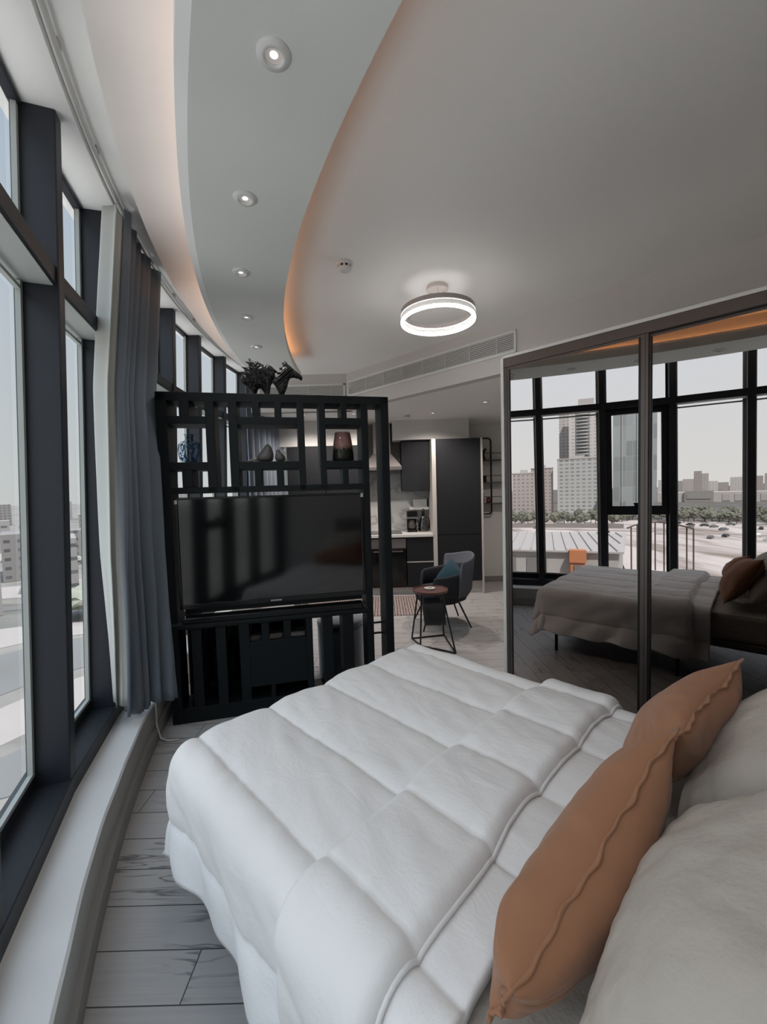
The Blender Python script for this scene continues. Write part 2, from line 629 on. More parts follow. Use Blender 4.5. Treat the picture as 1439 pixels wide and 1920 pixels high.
# ---- kerb ledge under the windows
bm = bmesh.new()
n = 120
def kr(a):
    return 7.625 + 0.0025 * math.sin(a * 0.9) + 0.001 * math.sin(a * 2.3 + 1)
K = [134 - 64 * i / n for i in range(n + 1)]
prof = [(0.0, 0), (0.0, 0.213), (0.008, 0.222), (0.2, 0.223), (0.2, 0)]
grid(bm, n + 1, 5, lambda u, v: Vector((*P(kr(134 - 64 * u) + prof[int(round(v * 4))][0], 134 - 64 * u), prof[int(round(v * 4))][1])))
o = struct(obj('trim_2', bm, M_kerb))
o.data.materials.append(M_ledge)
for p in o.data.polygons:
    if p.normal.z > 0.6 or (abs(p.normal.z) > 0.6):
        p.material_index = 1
bm = bmesh.new()
sector(bm, 7.60, 7.63, 134, 70, 0, 0.085, 90)
struct(obj('baseboard_window', bm, mat('baseboard_grey', (0.27, 0.26, 0.25), 0.5)))

# ---- curved window wall: one window per bay
MA = [136.0, 131.0, 125.95, 120.95, 115.85, 110.6, 105.8, 101.2, 96.6, 92.1, 87.3, 82.6, 78.0, 73.4]
def bay_frame(a0, a1):
    p0, p1 = Vector((*P(7.885, a0), 0)), Vector((*P(7.885, a1), 0))
    ex = (p1 - p0).normalized()
    ey = Vector((-ex.y, ex.x, 0))        # towards outside or inside
    mid = (p0 + p1) / 2
    if (mid + ey - Vector((CX, CY, 0))).length < (mid - Vector((CX, CY, 0))).length:
        ey = -ey
    ex2 = Vector((ey.y, -ey.x, 0))       # right-handed with ey outward
    if ex2.dot(ex) < 0:
        p0, p1 = p1, p0
    M = Matrix((ex2, ey, Vector((0, 0, 1)))).transposed().to_4x4()
    M.translation = p0
    return M, (p1 - p0).length
for i in range(len(MA) - 1):
    a0, a1 = MA[i], MA[i + 1]
    M, Lb = bay_frame(a0, a1)
    sash = (i == 3)
    hd = 0.045 if sash else 0.034        # half width of the upright
    root = bpy.data.objects.new('window_%d' % (i + 1), None)
    COL.objects.link(root)
    struct(root)
    bm = bmesh.new()
    # horizontal members: head, transom, sill
    box(bm, 0, Lb, -0.03, 0.012, 3.078, 3.10, M)
    box(bm, 0, Lb, -0.130, 0.012, 2.390, 2.465, M)
    box(bm, 0, Lb, -0.145, 0.03, 0.215, 0.30, M)
    box(bm, 0, Lb, -0.012, 0.03, 0.29, 0.355, M)
    obj('frame', bm, M_mull, root, bevel=0.004)
    bm = bmesh.new()
    Mc = Matrix.Rotation(0, 4, 'Z')
    pc = Vector((*P(7.885, a1), 0))
    rd = (pc - Vector((CX, CY, 0))).normalized()
    tg = Vector((rd.y, -rd.x, 0))
    Mm = Matrix((tg, rd, Vector((0, 0, 1)))).transposed().to_4x4()
    Mm.translation = pc
    box(bm, -0.034, 0.034, -0.142, 0.012, 0.22, 3.1, Mm)
    obj('mullion', bm, M_mull, root, bevel=0.005)
    bm = bmesh.new()
    for x0, x1 in ((0.036, 0.058), (Lb - 0.058, Lb - 0.036)):
        box(bm, x0, x1, -0.018, 0.0, 0.355, 2.38, M)
        box(bm, x0, x1, -0.018, 0.0, 2.47, 3.078, M)
    box(bm, 0.036, Lb - 0.036, -0.018, 0.0, 0.355, 0.372, M)
    box(bm, 0.036, Lb - 0.036, -0.018, 0.0, 2.345, 2.36, M)
    box(bm, 0.036, Lb - 0.036, -0.120, 0.0, 2.384, 2.3895, M)
    obj('glazing_bead', bm, M_bead if not sash else M_mull, root)
    bm = bmesh.new()
    vs = [bm.verts.new(M @ Vector(v)) for v in ((0.03, 0, 0.35), (Lb - 0.03, 0, 0.35), (Lb - 0.03, 0, 3.09), (0.03, 0, 3.09))]
    bm.faces.new(vs)
    obj('pane', bm, M_pane, root)
    if sash:
        bm = bmesh.new()
        for x0, x1 in ((0.035, 0.105), (Lb - 0.105, Lb - 0.035)):
            box(bm, x0, x1, -0.07, -0.02, 1.13, 2.40, M)
        box(bm, 0.035, Lb - 0.035, -0.07, -0.02, 1.13, 1.235, M)
        box(bm, 0.035, Lb - 0.035, -0.07, -0.02, 2.32, 2.40, M)
        obj('sash', bm, M_mull, root, bevel=0.004)
        bm = bmesh.new()
        box(bm, Lb / 2 - 0.02, Lb / 2 + 0.02, -0.095, -0.07, 1.20, 1.27, M)
        box(bm, Lb / 2 - 0.07, Lb / 2 + 0.03, -0.115, -0.095, 1.255, 1.275, M)
        obj('handle', bm, M_blackmetal, root)

# the whole glazed wall leans slightly inwards towards its head
for w_ in [o for o in COL.objects if o.name.startswith('window_')]:
    for ch in w_.children:
        for v in ch.data.vertices:
            dx, dy = v.co.x - CX, v.co.y - CY
            rr = math.hypot(dx, dy)
            k = (1.7 - v.co.z) / 1.4
            an = math.atan2(-dx, dy) + R(0.15) * k
            rr += 0.045 * k
            v.co.x, v.co.y = CX - rr * math.sin(an), CY + rr * math.cos(an)

# ---- curtain track
bm = bmesh.new()
for rr in (7.60, 7.625):
    tube(bm, [(*P(rr, 133 - 57 * i / 80), 3.078) for i in range(81)], 0.008, 6)
tr = tag(obj('curtain_track', bm, mat('track_aluminium', (0.50, 0.49, 0.47), 0.4, 0.3)), 'long curved pale curtain track fixed under the ceiling along the windows', 'curtain rail')
for k in range(16):
    a = 131 - 3.6 * k
    bm = bmesh.new()
    M4 = Matrix.Translation((*P(7.60, a), 3.078)) @ Matrix.Rotation(R(a), 4, 'Z')
    box(bm, -0.022, 0.022, -0.006, 0.006, -0.004, 0.022, M4)
    obj('bracket', bm, mat('bracket_grey', (0.30, 0.29, 0.28), 0.5), tr)

# ---- warm strip light in the cove
bm = bmesh.new()
sector(bm, 6.835, 6.858, 128, 90.8, 2.791, 2.800, 60)
tag(obj('led_strip', bm, mat('warm_led', (1, 0.6, 0.3), 0.5, emit=((1.0, 0.46, 0.18), 4.2))), 'warm amber led strip lying in the ceiling cove facing the room', 'led strip')
bm = bmesh.new()
sector(bm, 7.12, 7.15, 130, 104.5, 2.791, 2.799, 60)
tag(obj('led_strip', bm, mat('pink_led_soft', (1, 0.8, 0.7), 0.5, emit=((1.0, 0.66, 0.56), 1.6))), 'faint pinkish led strip above the window side of the band, near the camera', 'led strip')
bm = bmesh.new()
sector(bm, 7.12, 7.15, 104, 92, 2.791, 2.799, 40)
tag(obj('led_strip', bm, mat('warm_led_soft', (1, 0.6, 0.3), 0.5, emit=((1.0, 0.50, 0.25), 3.5))), 'soft warm led strip hidden above the window side of the ceiling band', 'led strip')

bm = bmesh.new()
sector(bm, 6.812, 6.818, 134, 90.2, 2.79, 2.832, 90)
struct(obj('led_shield', bm, M_ceil))  # upstand added to keep the strip's glow off the near ceiling

# ---- downlights
def make_downlight(name, label, group, x, y, z, watts, colr, on):
    t = thing(name, label, 'ceiling light', (x, y, z), 0, group)
    bm = bmesh.new()
    lathe(bm, [(0.024, 0.03), (0.026, -0.004), (0.028, -0.011), (0.034, -0.007), (0.046, -0.005), (0.048, 0.0), (0.048, 0.002)], 28)
    obj('trim_ring', bm, M_white, t, smooth=True)
    bm = bmesh.new()
    lathe(bm, [(0.0, -0.001), (0.026, -0.001)], 20)
    obj('lens', bm, mat('lens_%s' % on, (0.55, 0.5, 0.48), 0.2, emit=((1.0, 0.93, 0.88), 2.5 if on == 'on' else 0.10)), t)
    bm = bmesh.new()
    lathe(bm, [(0.0, -0.002), (0.011, -0.002)], 16)
    obj('diode', bm, mat('diode', (1, 1, 1), 0.4, emit=((1.0, 0.98, 0.96), 1.6)), t)
    if watts > 0:
        ld = bpy.data.lights.new('bulb', 'SPOT')
        ld.energy = watts
        ld.spot_size = R(150)
        ld.spot_blend = 0.9
        ld.shadow_soft_size = 0.03
        ld.color = colr
        l = bpy.data.objects.new('bulb', ld)
        COL.objects.link(l)
        l.parent = t
        l.location = (0, 0, -0.02)
    return t
dl_lab = ['recessed ceiling spotlight nearest the camera, largest of the row in the band',
          'recessed ceiling spotlight second nearest in the curved band',
          'recessed ceiling spotlight in the middle of the curved band row',
          'recessed ceiling spotlight fourth along the curved band, above the partition',
          'recessed ceiling spotlight farthest along the band, above the horse statue',
          'recessed ceiling spotlight at the right edge of the mirror reflection',
          'recessed ceiling spotlight behind the camera over the bed head']
for k, a in enumerate((118.04, 113.0, 108.03, 103.13, 98.29, 123.1, 128.1)):
    x, y = P(6.99, a)
    make_downlight('downlight', dl_lab[k], 'downlights in the curved ceiling band', x, y, 2.72, DOWNLIGHT_W, (1.0, 0.95, 0.91), 'off')
for k, (x, y) in enumerate(((1.225, 4.895), (0.686, 5.504), (-0.35, 5.4), (-1.0, 5.4))):  # last two are unseen lamps added to brighten the far kitchen
    make_downlight('downlight', ('lit downlight in the kitchen ceiling near the mirror wardrobe', 'lit downlight in the kitchen ceiling above the tall cabinet', 'added kitchen downlight hidden behind the divider, brightening the rug end', 'added unseen kitchen downlight brightening the far corner near the far curtain')[k],
                   'downlights in the kitchen ceiling', x, y, 2.51, KITCHEN_W, (1.0, 0.90, 0.84), 'on')

# ---- smoke detectors
def detector(label, x, y, z):
    t = thing('smoke_detector', label, 'smoke detector', (x, y, z))
    bm = bmesh.new()
    lathe(bm, [(0, 0), (0.052, 0), (0.052, -0.012), (0.044, -0.018), (0, -0.018)], 24)
    obj('base_plate', bm, M_white, t, smooth=True, bevel=0.002)
    bm = bmesh.new()
    lathe(bm, [(0.036, -0.018), (0.036, -0.034)], 24)
    obj('vent_band', bm, M_blackmetal, t)
    for i in range(8):
        bm = B((0.034, 0.042, -0.006, 0.006, -0.036, -0.016))
        f = obj('rib', bm, M_white, t, rz=2 * PI * i / 8)
    bm = bmesh.new()
    lathe(bm, [(0.042, -0.034), (0.040, -0.044), (0.026, -0.054), (0, -0.056)], 24)
    obj('cap', bm, M_white, t, smooth=True)
detector('white round smoke detector on the main ceiling beside the curved band', -0.203, 2.70, 2.95)
detector('white smoke detector on the lower kitchen ceiling', 0.348, 5.604, 2.51)

# ---- ring pendant
LX, LY = 0.43, 3.04
t = thing('ring_pendant_light', 'lit crystal ring ceiling lamp with round white canopy over the room', 'ceiling lamp', (LX, LY, 2.95))
bm = bmesh.new(); lathe(bm, [(0, 0), (0.078, 0), (0.078, -0.03), (0, -0.03)], 32)
obj('canopy', bm, mat('canopy_pink_white', (0.62, 0.56, 0.53), 0.4), t, bevel=0.003)
for k in range(3):
    a = 2 * PI * k / 3 + 0.4
    bm = bmesh.new()
    tube(bm, [(0.05 * math.cos(a), 0.05 * math.sin(a), -0.03), (0.255 * math.cos(a), 0.255 * math.sin(a), -0.165)], 0.0015, 5)
    obj('suspension_wire', bm, M_steel, t)
def annulus(r0, r1, z0, z1, seg=64):
    bm = bmesh.new()
    lathe(bm, [(r0, z0), (r1, z0), (r1, z1), (r0, z1), (r0, z0)], seg)
    return bm
obj('ring_frame', annulus(0.250, 0.264, -0.20, -0.165), mat('lamp_frame', (0.45, 0.42, 0.40), 0.35, 0.2), t, bevel=0.001)
bmc = bmesh.new()
lathe(bmc, [(0.249, -0.236), (0.265, -0.236), (0.266, -0.20), (0.249, -0.20), (0.249, -0.236)], 160, wob=lambda f: 1 + 0.006 * math.sin(f * 2 * PI * 80))
obj('crystal_band', bmc, mat('crystal', (0.8, 0.8, 0.78), 0.15, emit=((1.0, 0.97, 0.94), 0.22), bump=(160, 0.9, 0.01)), t)
obj('light_tube', annulus(0.247, 0.267, -0.250, -0.236), mat('ring_glow', (1, 1, 1), 0.4, emit=((1.0, 0.96, 0.94), RING_E)), t)
obj('light_tube', annulus(0.2475, 0.2665, -0.203, -0.199), mat('ring_glow_soft', (1, 1, 1), 0.4, emit=((1.0, 0.96, 0.94), 1.6)), t)

# ---- air grilles in the bulkhead
def grille(label, org, rz, L_, zb, zt):
    t = thing('air_grille', label, 'air vent', org, rz)
    bm = bmesh.new()
    f = 0.022
    box(bm, 0, L_, -0.012, 0, zb, zb + f); box(bm, 0, L_, -0.012, 0, zt - f, zt)
    box(bm, 0, f, -0.012, 0, zb, zt); box(bm, L_ - f, L_, -0.012, 0, zb, zt)
    obj('frame', bm, M_white, t, bevel=0.002)
    obj('back', B((f, L_ - f, -0.002, 0.0, zb + f, zt - f)), mat('vent_dark', (0.05, 0.045, 0.045), 0.7), t)
    bm = bmesh.new()
    n = 9
    for k in range(n):
        z = zb + f + (zt - zb - 2 * f) * (k + 0.5) / n
        Mx = Matrix.Translation((0, -0.007, z)) @ Matrix.Rotation(R(-35), 4, 'X')
        box(bm, f, L_ - f, -0.006, 0.006, -0.0012, 0.0012, Mx)
    x = f + 0.03
    while x < L_ - f:
        box(bm, x, x + 0.004, -0.012, -0.002, zb + f, zt - f)
        x += 0.28
    obj('louvres', bm, M_white, t)
    return t
og = BK_O + dW * (-2.345) - nW * 0.001
grille('long white linear air grille on the bulkhead above the kitchen opening', (og.x, og.y, 0), WR_RZ, 2.20, 2.66, 2.85)
grille('short air grille behind the horse statue, facing the camera', (-1.50, 5.162, 0), 0, 1.07, 2.66, 2.83)

# ================================================================== mirror wardrobe
t = thing('mirror_wardrobe', 'built-in wardrobe with two tall smoked mirror sliding doors beside the bed', 'wardrobe', WR_O, WR_RZ)
WD, WL, WH = 0.66, 2.55, 2.40
bm = B((-0.035, -0.012, 0.0, WD, 0, WH + 0.02), (WL, WL + 0.03, 0.0, WD, 0, WH + 0.02), (-0.035, WL + 0.03, 0.0, WD, WH, WH + 0.02),
       (-0.012, WL, 0.06, WD, 0.0, 0.05), (-0.012, WL, WD - 0.02, WD, 0, WH))
obj('carcass', bm, M_white, t, bevel=0.002)
M_wframe = mat('wardrobe_bronze_frame', (0.115, 0.098, 0.09), 0.38, 0.6)
obj('head_track', B((-0.012, WL, 0.004, 0.07, WH - 0.062, WH)), M_wframe, t, bevel=0.002)
obj('floor_track', B((-0.012, WL, 0.004, 0.07, 0.0, 0.025)), M_wframe, t)
def sliding_door(x0, x1, y):
    w = 0.036
    f = obj('sliding_door', B((x0, x0 + w, y, y + 0.028, 0.026, WH - 0.064), (x1 - w, x1, y, y + 0.028, 0.026, WH - 0.064),
            (x0 + w, x1 - w, y, y + 0.028, 0.026, 0.06), (x0 + w, x1 - w, y, y + 0.028, WH - 0.078, WH - 0.064),
            (x0 + w * 0.42, x0 + w * 0.58, y - 0.004, y, 0.026, WH - 0.064), (x1 - w * 0.58, x1 - w * 0.42, y - 0.004, y, 0.026, WH - 0.064)), M_wframe, t)
    obj('mirror', B((x0 + w, x1 - w, y + 0.004, y + 0.010, 0.06, WH - 0.078)), M_mirror, f)
    obj('edge_seal', B((x0 + w, x0 + w + 0.008, y + 0.001, y + 0.004, 0.06, WH - 0.078), (x1 - w - 0.012, x1 - w, y + 0.001, y + 0.004, 0.06, WH - 0.078)), M_blackmetal, f)
sliding_door(-0.010, 0.862, 0.008)
sliding_door(0.832, 1.72, 0.038)
sliding_door(1.69, WL - 0.002, 0.008)

# ================================================================== bed
t = thing('bed', 'double bed with slim metal legs and a greige fitted sheet', 'bed', BED_O, BED_RZ)
BX0, BX1, BY0, BY1 = 0.10, 2.06, -1.21, 0.0
bm = B((BX0, BX1, BY0, BY1, 0.30, 0.355))
obj('bed_base', bm, M_greigebase, t, bevel=0.01)
for x, y in ((BX0 + 0.05, BY1 - 0.05), (BX0 + 0.05, BY0 + 0.05), (1.05, BY1 - 0.05), (1.05, BY0 + 0.05), (BX1 - 0.06, BY1 - 0.05), (BX1 - 0.06, BY0 + 0.05)):
    bm = bmesh.new()
    tube(bm, [(x, y, 0.30), (x, y, 0.0)], 0.014, 8)
    obj('leg', bm, M_blackmetal, t)
obj('mattress', B((BX0, BX1, BY0, BY1, 0.355, 0.555)), M_greige, t, bevel=0.03)
obj('headboard', B((2.075, 2.15, BY0 - 0.05, BY1 + 0.05, 0.12, 1.12)), M_greigebase, t, bevel=0.02)

# ---- quilt: one cloth mapping shared by the quilt and its folded-back edge
Z0 = 0.575
TX0, TY0, TY1 = 0.10, -1.205, 0.02
RC = 0.065
SEAMS = [-1.185 + 0.2925 * k for k in range(-3, 8)]
def profile(d):
    """outward and downward travel of cloth length d past the edge"""
    if d <= 0:
        return 0.0, 0.0
    q = RC * PI / 2
    if d < q:
        a = d / RC
        return RC * math.sin(a), RC * (1 - math.cos(a))
    e = d - q
    return RC + 0.05 * e, RC + 0.985 * e
def cloth(a, b, lift=0.0):
    dx = max(0.0, TX0 - a)
    dy = b - TY1 if b > TY1 else (b - TY0 if b < TY0 else 0.0)
    ay = abs(dy)
    sg = 1 if dy > 0 else -1
    if dx > 0 and ay > 0:
        d = (dx ** 4.5 + ay ** 4.5) ** (1 / 4.5)
        h = math.hypot(dx, ay)
        ux, uy = -dx / h, sg * ay / h
    elif dx > 0:
        d, ux, uy = dx, -1.0, 0.0
    elif ay > 0:
        d, ux, uy = ay, 0.0, float(sg)
    else:
        d, ux, uy = 0.0, 0.0, 0.0
    o, dn = profile(d)
    x = max(a, TX0) + ux * o
    y = min(max(b, TY0), TY1) + uy * o
    z = Z0 - dn
    # hanging folds, growing towards the hem
    if d > 0.08:
        g = (d - 0.08) / 0.34
        ph = a * 9 + b * 7
        wv = 0.016 * g * math.sin(ph * 1.1 + (2 if sg > 0 else 0)) + 0.012 * g * math.sin(ph * 2.7 + 1.3)
        x += ux * wv; y += uy * wv
        if dx > 0 and ay > 0:
            k = min(dx, ay) / 0.3 * g
            x += ux * 0.025 * k; y += uy * 0.025 * k
    return Vector((x, y, z)), d
def puff(a, b):
    ds = min(abs(b - s) for s in SEAMS)
    h = 0.011 * (1 - math.exp(-ds / 0.014)) + 0.010 * math.sin(min(ds / 0.146, 1.0) * PI / 2)
    nv = Vector((a * 3.0, b * 6.0, 1.7))
    nz = noise.noise(nv) * 0.006 + noise.noise(nv * 2.3 + Vector((5, 2, 0))) * 0.003
    cre = noise.noise(Vector((a * 26 + b * 5, b * 9, 4.0))) * 0.006 * math.exp(-ds / 0.045)
    # diagonal pull wrinkles
    w2 = (noise.noise(Vector((a * 7 + b * 16, a * 3.0 - b * 2, 9.0)))) * 0.004
    return h + nz + cre + w2
def cloth_surface(a0, a1, na, b0, b1, nb, offs):
    bm = bmesh.new()
    def f(u, v):
        a, b = a0 + (a1 - a0) * u, b0 + (b1 - b0) * v
        e = 0.004
        p, d = cloth(a, b)
        pa, _ = cloth(a + e, b)
        pb, _ = cloth(a, b + e)
        n_ = (pa - p).cross(pb - p)
        if n_.length < 1e-9:
            n_ = Vector((0, 0, 1))
        n_.normalize()
        if n_.z < 0 and d < 0.02:
            n_ = -n_
        return p + n_ * (puff(a, b) + offs(a, b, u, v, d))
    grid(bm, na, nb, f)
    return bm
DROP = 0.40
qt = obj('quilt', cloth_surface(-DROP + 0.10, 1.26, 150, TY0 - DROP, TY1 + DROP, 200, lambda a, b, u, v, d: 0.0), M_duvet, None, BED_O, BED_RZ, smooth=True, solid=0.022)
tag(qt, 'thick white quilted duvet spread over the bed and hanging down its sides', 'duvet')
FA0, FA1 = 0.84, 1.135
def fold_off(a, b, u, v, d):
    wob = 0.012 * math.sin(b * 5.1) + 0.006 * math.sin(b * 13)
    r = 0.032
    e0 = max(0.0, 1 - (a - FA0) / r)
    e1 = max(0.0, 1 - (FA1 - a) / r)
    e = max(e0, e1)
    return 0.006 + 0.036 * math.sqrt(max(0.0, 1 - e * e))
def fold_cloth():
    bm = bmesh.new()
    nb, na = 200, 46
    b0, b1 = TY0 - DROP + 0.01, TY1 + DROP - 0.01
    def f(u, v):
        b = b0 + (b1 - b0) * v
        wob = 0.014 * math.sin(b * 4.1 + 0.5) + 0.006 * math.sin(b * 11)
        # denser rows near both rolled edges
        uu = 0.5 - 0.5 * math.cos(PI * u)
        a = FA0 + (FA1 - FA0) * uu
        e = 0.004
        aw = a + wob
        p, d = cloth(aw, b)
        n_ = (cloth(aw + e, b)[0] - p).cross(cloth(aw, b + e)[0] - p).normalized()
        if n_.z < 0 and d < 0.02:
            n_ = -n_
        return p + n_ * (puff(aw, b) + fold_off(a, b, 0, 0, 0))
    grid(bm, na, nb, f)
    return bm
fo = obj('folded_edge', fold_cloth(), M_duvet, qt, smooth=True, solid=0.012)
# narrow piping along the rolled edge
bm = bmesh.new()
pts = []
for k in range(160):
    b = TY0 - DROP + 0.02 + (TY1 - TY0 + 2 * DROP - 0.04) * k / 159
    wob = 0.014 * math.sin(b * 4.1 + 0.5) + 0.006 * math.sin(b * 11)
    p, d = cloth(FA1 + wob + 0.004, b)
    n_ = (cloth(FA1 + wob + 0.008, b)[0] - p).cross(cloth(FA1 + wob + 0.004, b + 0.004)[0] - p).normalized()
    pts.append(p + n_ * (puff(FA1 + wob, b) + 0.018))
tube(bm, pts, 0.006, 8)
obj('piping', bm, M_duvet, fo, smooth=True)

# ---- cushions: a soft slab spanned between four corners (bed coordinates)
def pillow(name, label, cat, corners, T_, m, flange=True, seed=1, sag=0.0, power=0.42, pinch=0.07, crease=1.0):
    BL, TL, TR, BR = [bed_w(*c) for c in corners]
    base = (BL + BR) / 2
    t = thing(name, label, cat, base)
    C4 = [c - base for c in (BL, TL, TR, BR)]
    def patch(p, q):
        # edges bow inwards between the corners
        pp = p * (1 - pinch * (1 - q * q)); qq = q * (1 - pinch * 1.2 * (1 - p * p))
        u, v = (pp + 1) / 2, (qq + 1) / 2
        return C4[0] * (1 - u) * (1 - v) + C4[1] * (1 - u) * v + C4[2] * u * v + C4[3] * u * (1 - v)
    W_ = ((C4[3] - C4[0]).length + (C4[2] - C4[1]).length) / 2
    H_ = ((C4[1] - C4[0]).length + (C4[2] - C4[3]).length) / 2
    def nrm(p, q):
        e = 0.02
        return (patch(p + e, q) - patch(p - e, q)).cross(patch(p, q + e) - patch(p, q - e)).normalized()
    def bend(p, q):
        return sag * (p * p - 0.3) + 0.006 * math.sin(p * 4 + seed) * (1 - q * q) + 0.012 * noise.noise(Vector((p, q, seed)))
    rnd = Vector((seed * 3.1, seed * 1.7, seed))
    bm = bmesh.new()
    for sgn in (1, -1):
        def f(u, v):
            p, q = math.sin((2 * u - 1) * PI / 2), math.sin((2 * v - 1) * PI / 2)
            c, n_ = patch(p, q), nrm(p, q)
            fall = max(0, 1 - p * p) * max(0, 1 - q * q)
            th = T_ / 2 * fall ** power
            x, z = p * W_ / 2, q * H_ / 2
            w = Vector((x * 6, z * 6, sgn)) + rnd
            k = noise.noise(w) * 0.011 + noise.noise(w * 2.3) * 0.005
            rad = math.atan2(q, p)
            k += crease * 0.006 * noise.noise(Vector((math.cos(rad) * 5, math.sin(rad) * 5, seed + 3))) * min(1.0, (p * p + q * q))
            k += crease * 0.007 * noise.noise(Vector((x * 34, z * 5, seed))) * abs(q) ** 3 + crease * 0.007 * noise.noise(Vector((x * 5, z * 34, seed))) * abs(p) ** 3
            return c + n_ * (sgn * (th + k * min(1.0, fall * 8)) + bend(p, q))
        grid(bm, 71, 71, f)
    bmesh.ops.remove_doubles(bm, verts=bm.verts[:], dist=2e-4)
    obj('cover', bm, m, t, smooth=True)
    if flange:
        bm = bmesh.new()
        n = 60
        loop = [(-1 + 2 * k / n, -1) for k in range(n)] + [(1, -1 + 2 * k / n) for k in range(n)] + [(1 - 2 * k / n, 1) for k in range(n)] + [(-1, 1 - 2 * k / n) for k in range(n)]
        V = []
        for k, (p, q) in enumerate(loop):
            c, n_ = patch(p, q), nrm(p, q)
            inn = patch(p * 0.975, q * 0.975)
            out = patch(p * 1.035 if abs(p) > 0.99 else p, q * 1.05 if abs(q) > 0.99 else q)
            bd = bend(p, q)
            wv = 0.003 * math.sin(k * 0.9) + 0.004 * math.sin(k * 0.37)
            V.append([bm.verts.new(z_) for z_ in (inn + n_ * (bd + 0.004), out + n_ * (bd + 0.0022 + wv), out + n_ * (bd - 0.0022 + wv), inn + n_ * (bd - 0.004))])
        for k in range(len(V)):
            A, Bq = V[k], V[(k + 1) % len(V)]
            for j in range(4):
                bm.faces.new((A[j], A[(j + 1) % 4], Bq[(j + 1) % 4], Bq[j]))
        obj('seam_flange', bm, m, t, smooth=True)
    return t
pillow('cushion', 'rust orange linen cushion nearest the camera, slumped on the white duvet', 'cushion', [(1.30, -1.17, .61), (1.355, -1.20, .72), (1.45, -0.575, .90), (1.33, -0.54, .63)], 0.185, M_orange, seed=1, pinch=0.05)
pillow('cushion', 'rust orange linen cushion farther away, nearer the mirror doors', 'cushion', [(1.29, -0.50, .61), (1.46, -0.54, .88), (1.53, -0.09, .945), (1.33, -0.05, .62)], 0.17, M_orange, seed=4, pinch=0.05)
pillow('pillow', 'large greige pillow in front at the right edge, behind the nearer rust cushion', 'pillow', [(1.43, -1.20, .64), (1.84, -1.24, .93), (1.84, -0.60, .97), (1.46, -0.60, .66)], 0.25, M_greige, flange=False, seed=7, sag=0.01, power=0.38)
pillow('pillow', 'large greige pillow on the far side of the bed, behind the farther rust cushion', 'pillow', [(1.45, -0.56, .64), (1.86, -0.58, .98), (1.86, -0.02, .98), (1.47, -0.02, .65)], 0.22, M_greige, flange=False, seed=9, sag=0.01, power=0.38)

# bedside table on the mirror side, seen in the mirror
t = thing('bedside_table', 'black bedside table next to the bed head, seen in the mirror', 'bedside table', bed_w(1.86, 0.33), BED_RZ)
obj('body', B((-0.2, 0.2, -0.2, 0.2, 0.05, 0.44)), M_black, t, bevel=0.004)
obj('table_top', B((-0.22, 0.22, -0.22, 0.22, 0.44, 0.465)), M_black, t, bevel=0.003)
for x in (-0.17, 0.17):
    for y in (-0.17, 0.17):
        obj('leg', B((x - 0.015, x + 0.015, y - 0.015, y + 0.015, 0, 0.05)), M_blackmetal, t)
obj('drawer', B((-0.19, 0.19, -0.21, -0.2, 0.25, 0.43)), M_black, t, bevel=0.002)

# ================================================================== partition with the television
pt = thing('lattice_divider', 'tall black lattice room divider that carries the television and ornaments', 'room divider', PT_O, PT_RZ)
D_ = 0.20
T_ = 2.165
front = []
def V_(x0, x1, z0, z1): front.append((x0, x1, 0.0, D_, z0, z1))
# uprights
V_(0.0, 0.062, 0.0, T_)
V_(1.458, 1.513, 0.0, T_)
V_(1.315, 1.363, 0.0, T_ - 0.055)
V_(0.290, 0.345, 1.52, T_ - 0.05)
V_(0.431, 0.487, 1.52, T_ - 0.05)
V_(0.875, 0.920, 1.52, T_ - 0.05)
V_(1.021, 1.064, 1.52, T_ - 0.05)
# small dividers
for x0, x1 in ((0.135, 0.195), (0.583, 0.628), (0.726, 0.772), (1.174, 1.214)):
    V_(x0, x1, 2.012, T_ - 0.05)
    V_(x0, x1, 1.555, 1.668)
# rails
V_(0.0, 1.513, T_ - 0.055, T_)
for x0, x1 in ((0.062, 0.290), (0.487, 0.875), (1.064, 1.315)):
    V_(x0, x1, 1.964, 2.013)
    V_(x0, x1, 1.667, 1.718)
V_(0.062, 1.315, 1.515, 1.556)
# lower part
V_(0.062, 1.315, 0.625, 0.668)
for x0, x1 in ((0.139, 0.201), (0.290, 0.353), (0.437, 0.502), (0.881, 0.925), (0.996, 1.067), (1.137, 1.215)):
    V_(x0, x1, 0.10, 0.625)
V_(0.502, 0.881, 0.19, 0.50)
for x0, x1 in ((0.583, 0.632), (0.728, 0.778)):
    V_(x0, x1, 0.50, 0.625)
V_(0.632, 0.66, 0.10, 0.19)
V_(0.062, 1.363, 0.0, 0.10)
names = {}
obj('lattice', B(*front), M_black, pt, bevel=0.003)
bm = B((0.10, 1.29, 0.05, 0.075, 0.72, 1.48))
obj('mounting_panel', bm, M_black, pt)
obj('television_shelf', B((-0.005, 1.325, -0.055, 0.04, 0.652, 0.675)), M_black, pt, bevel=0.003)
for z in (0.43, 0.51):
    bm = bmesh.new()
    tube(bm, [(1.36, 0.12, z), (1.46, 0.12, z)], 0.008, 8)
    obj('rung', bm, M_blackmetal, pt)

ptM = Matrix.Translation(PT_O) @ Matrix.Rotation(PT_RZ, 4, 'Z')
def on_pt(x, y, z):
    return ptM @ Vector((x, y, z))
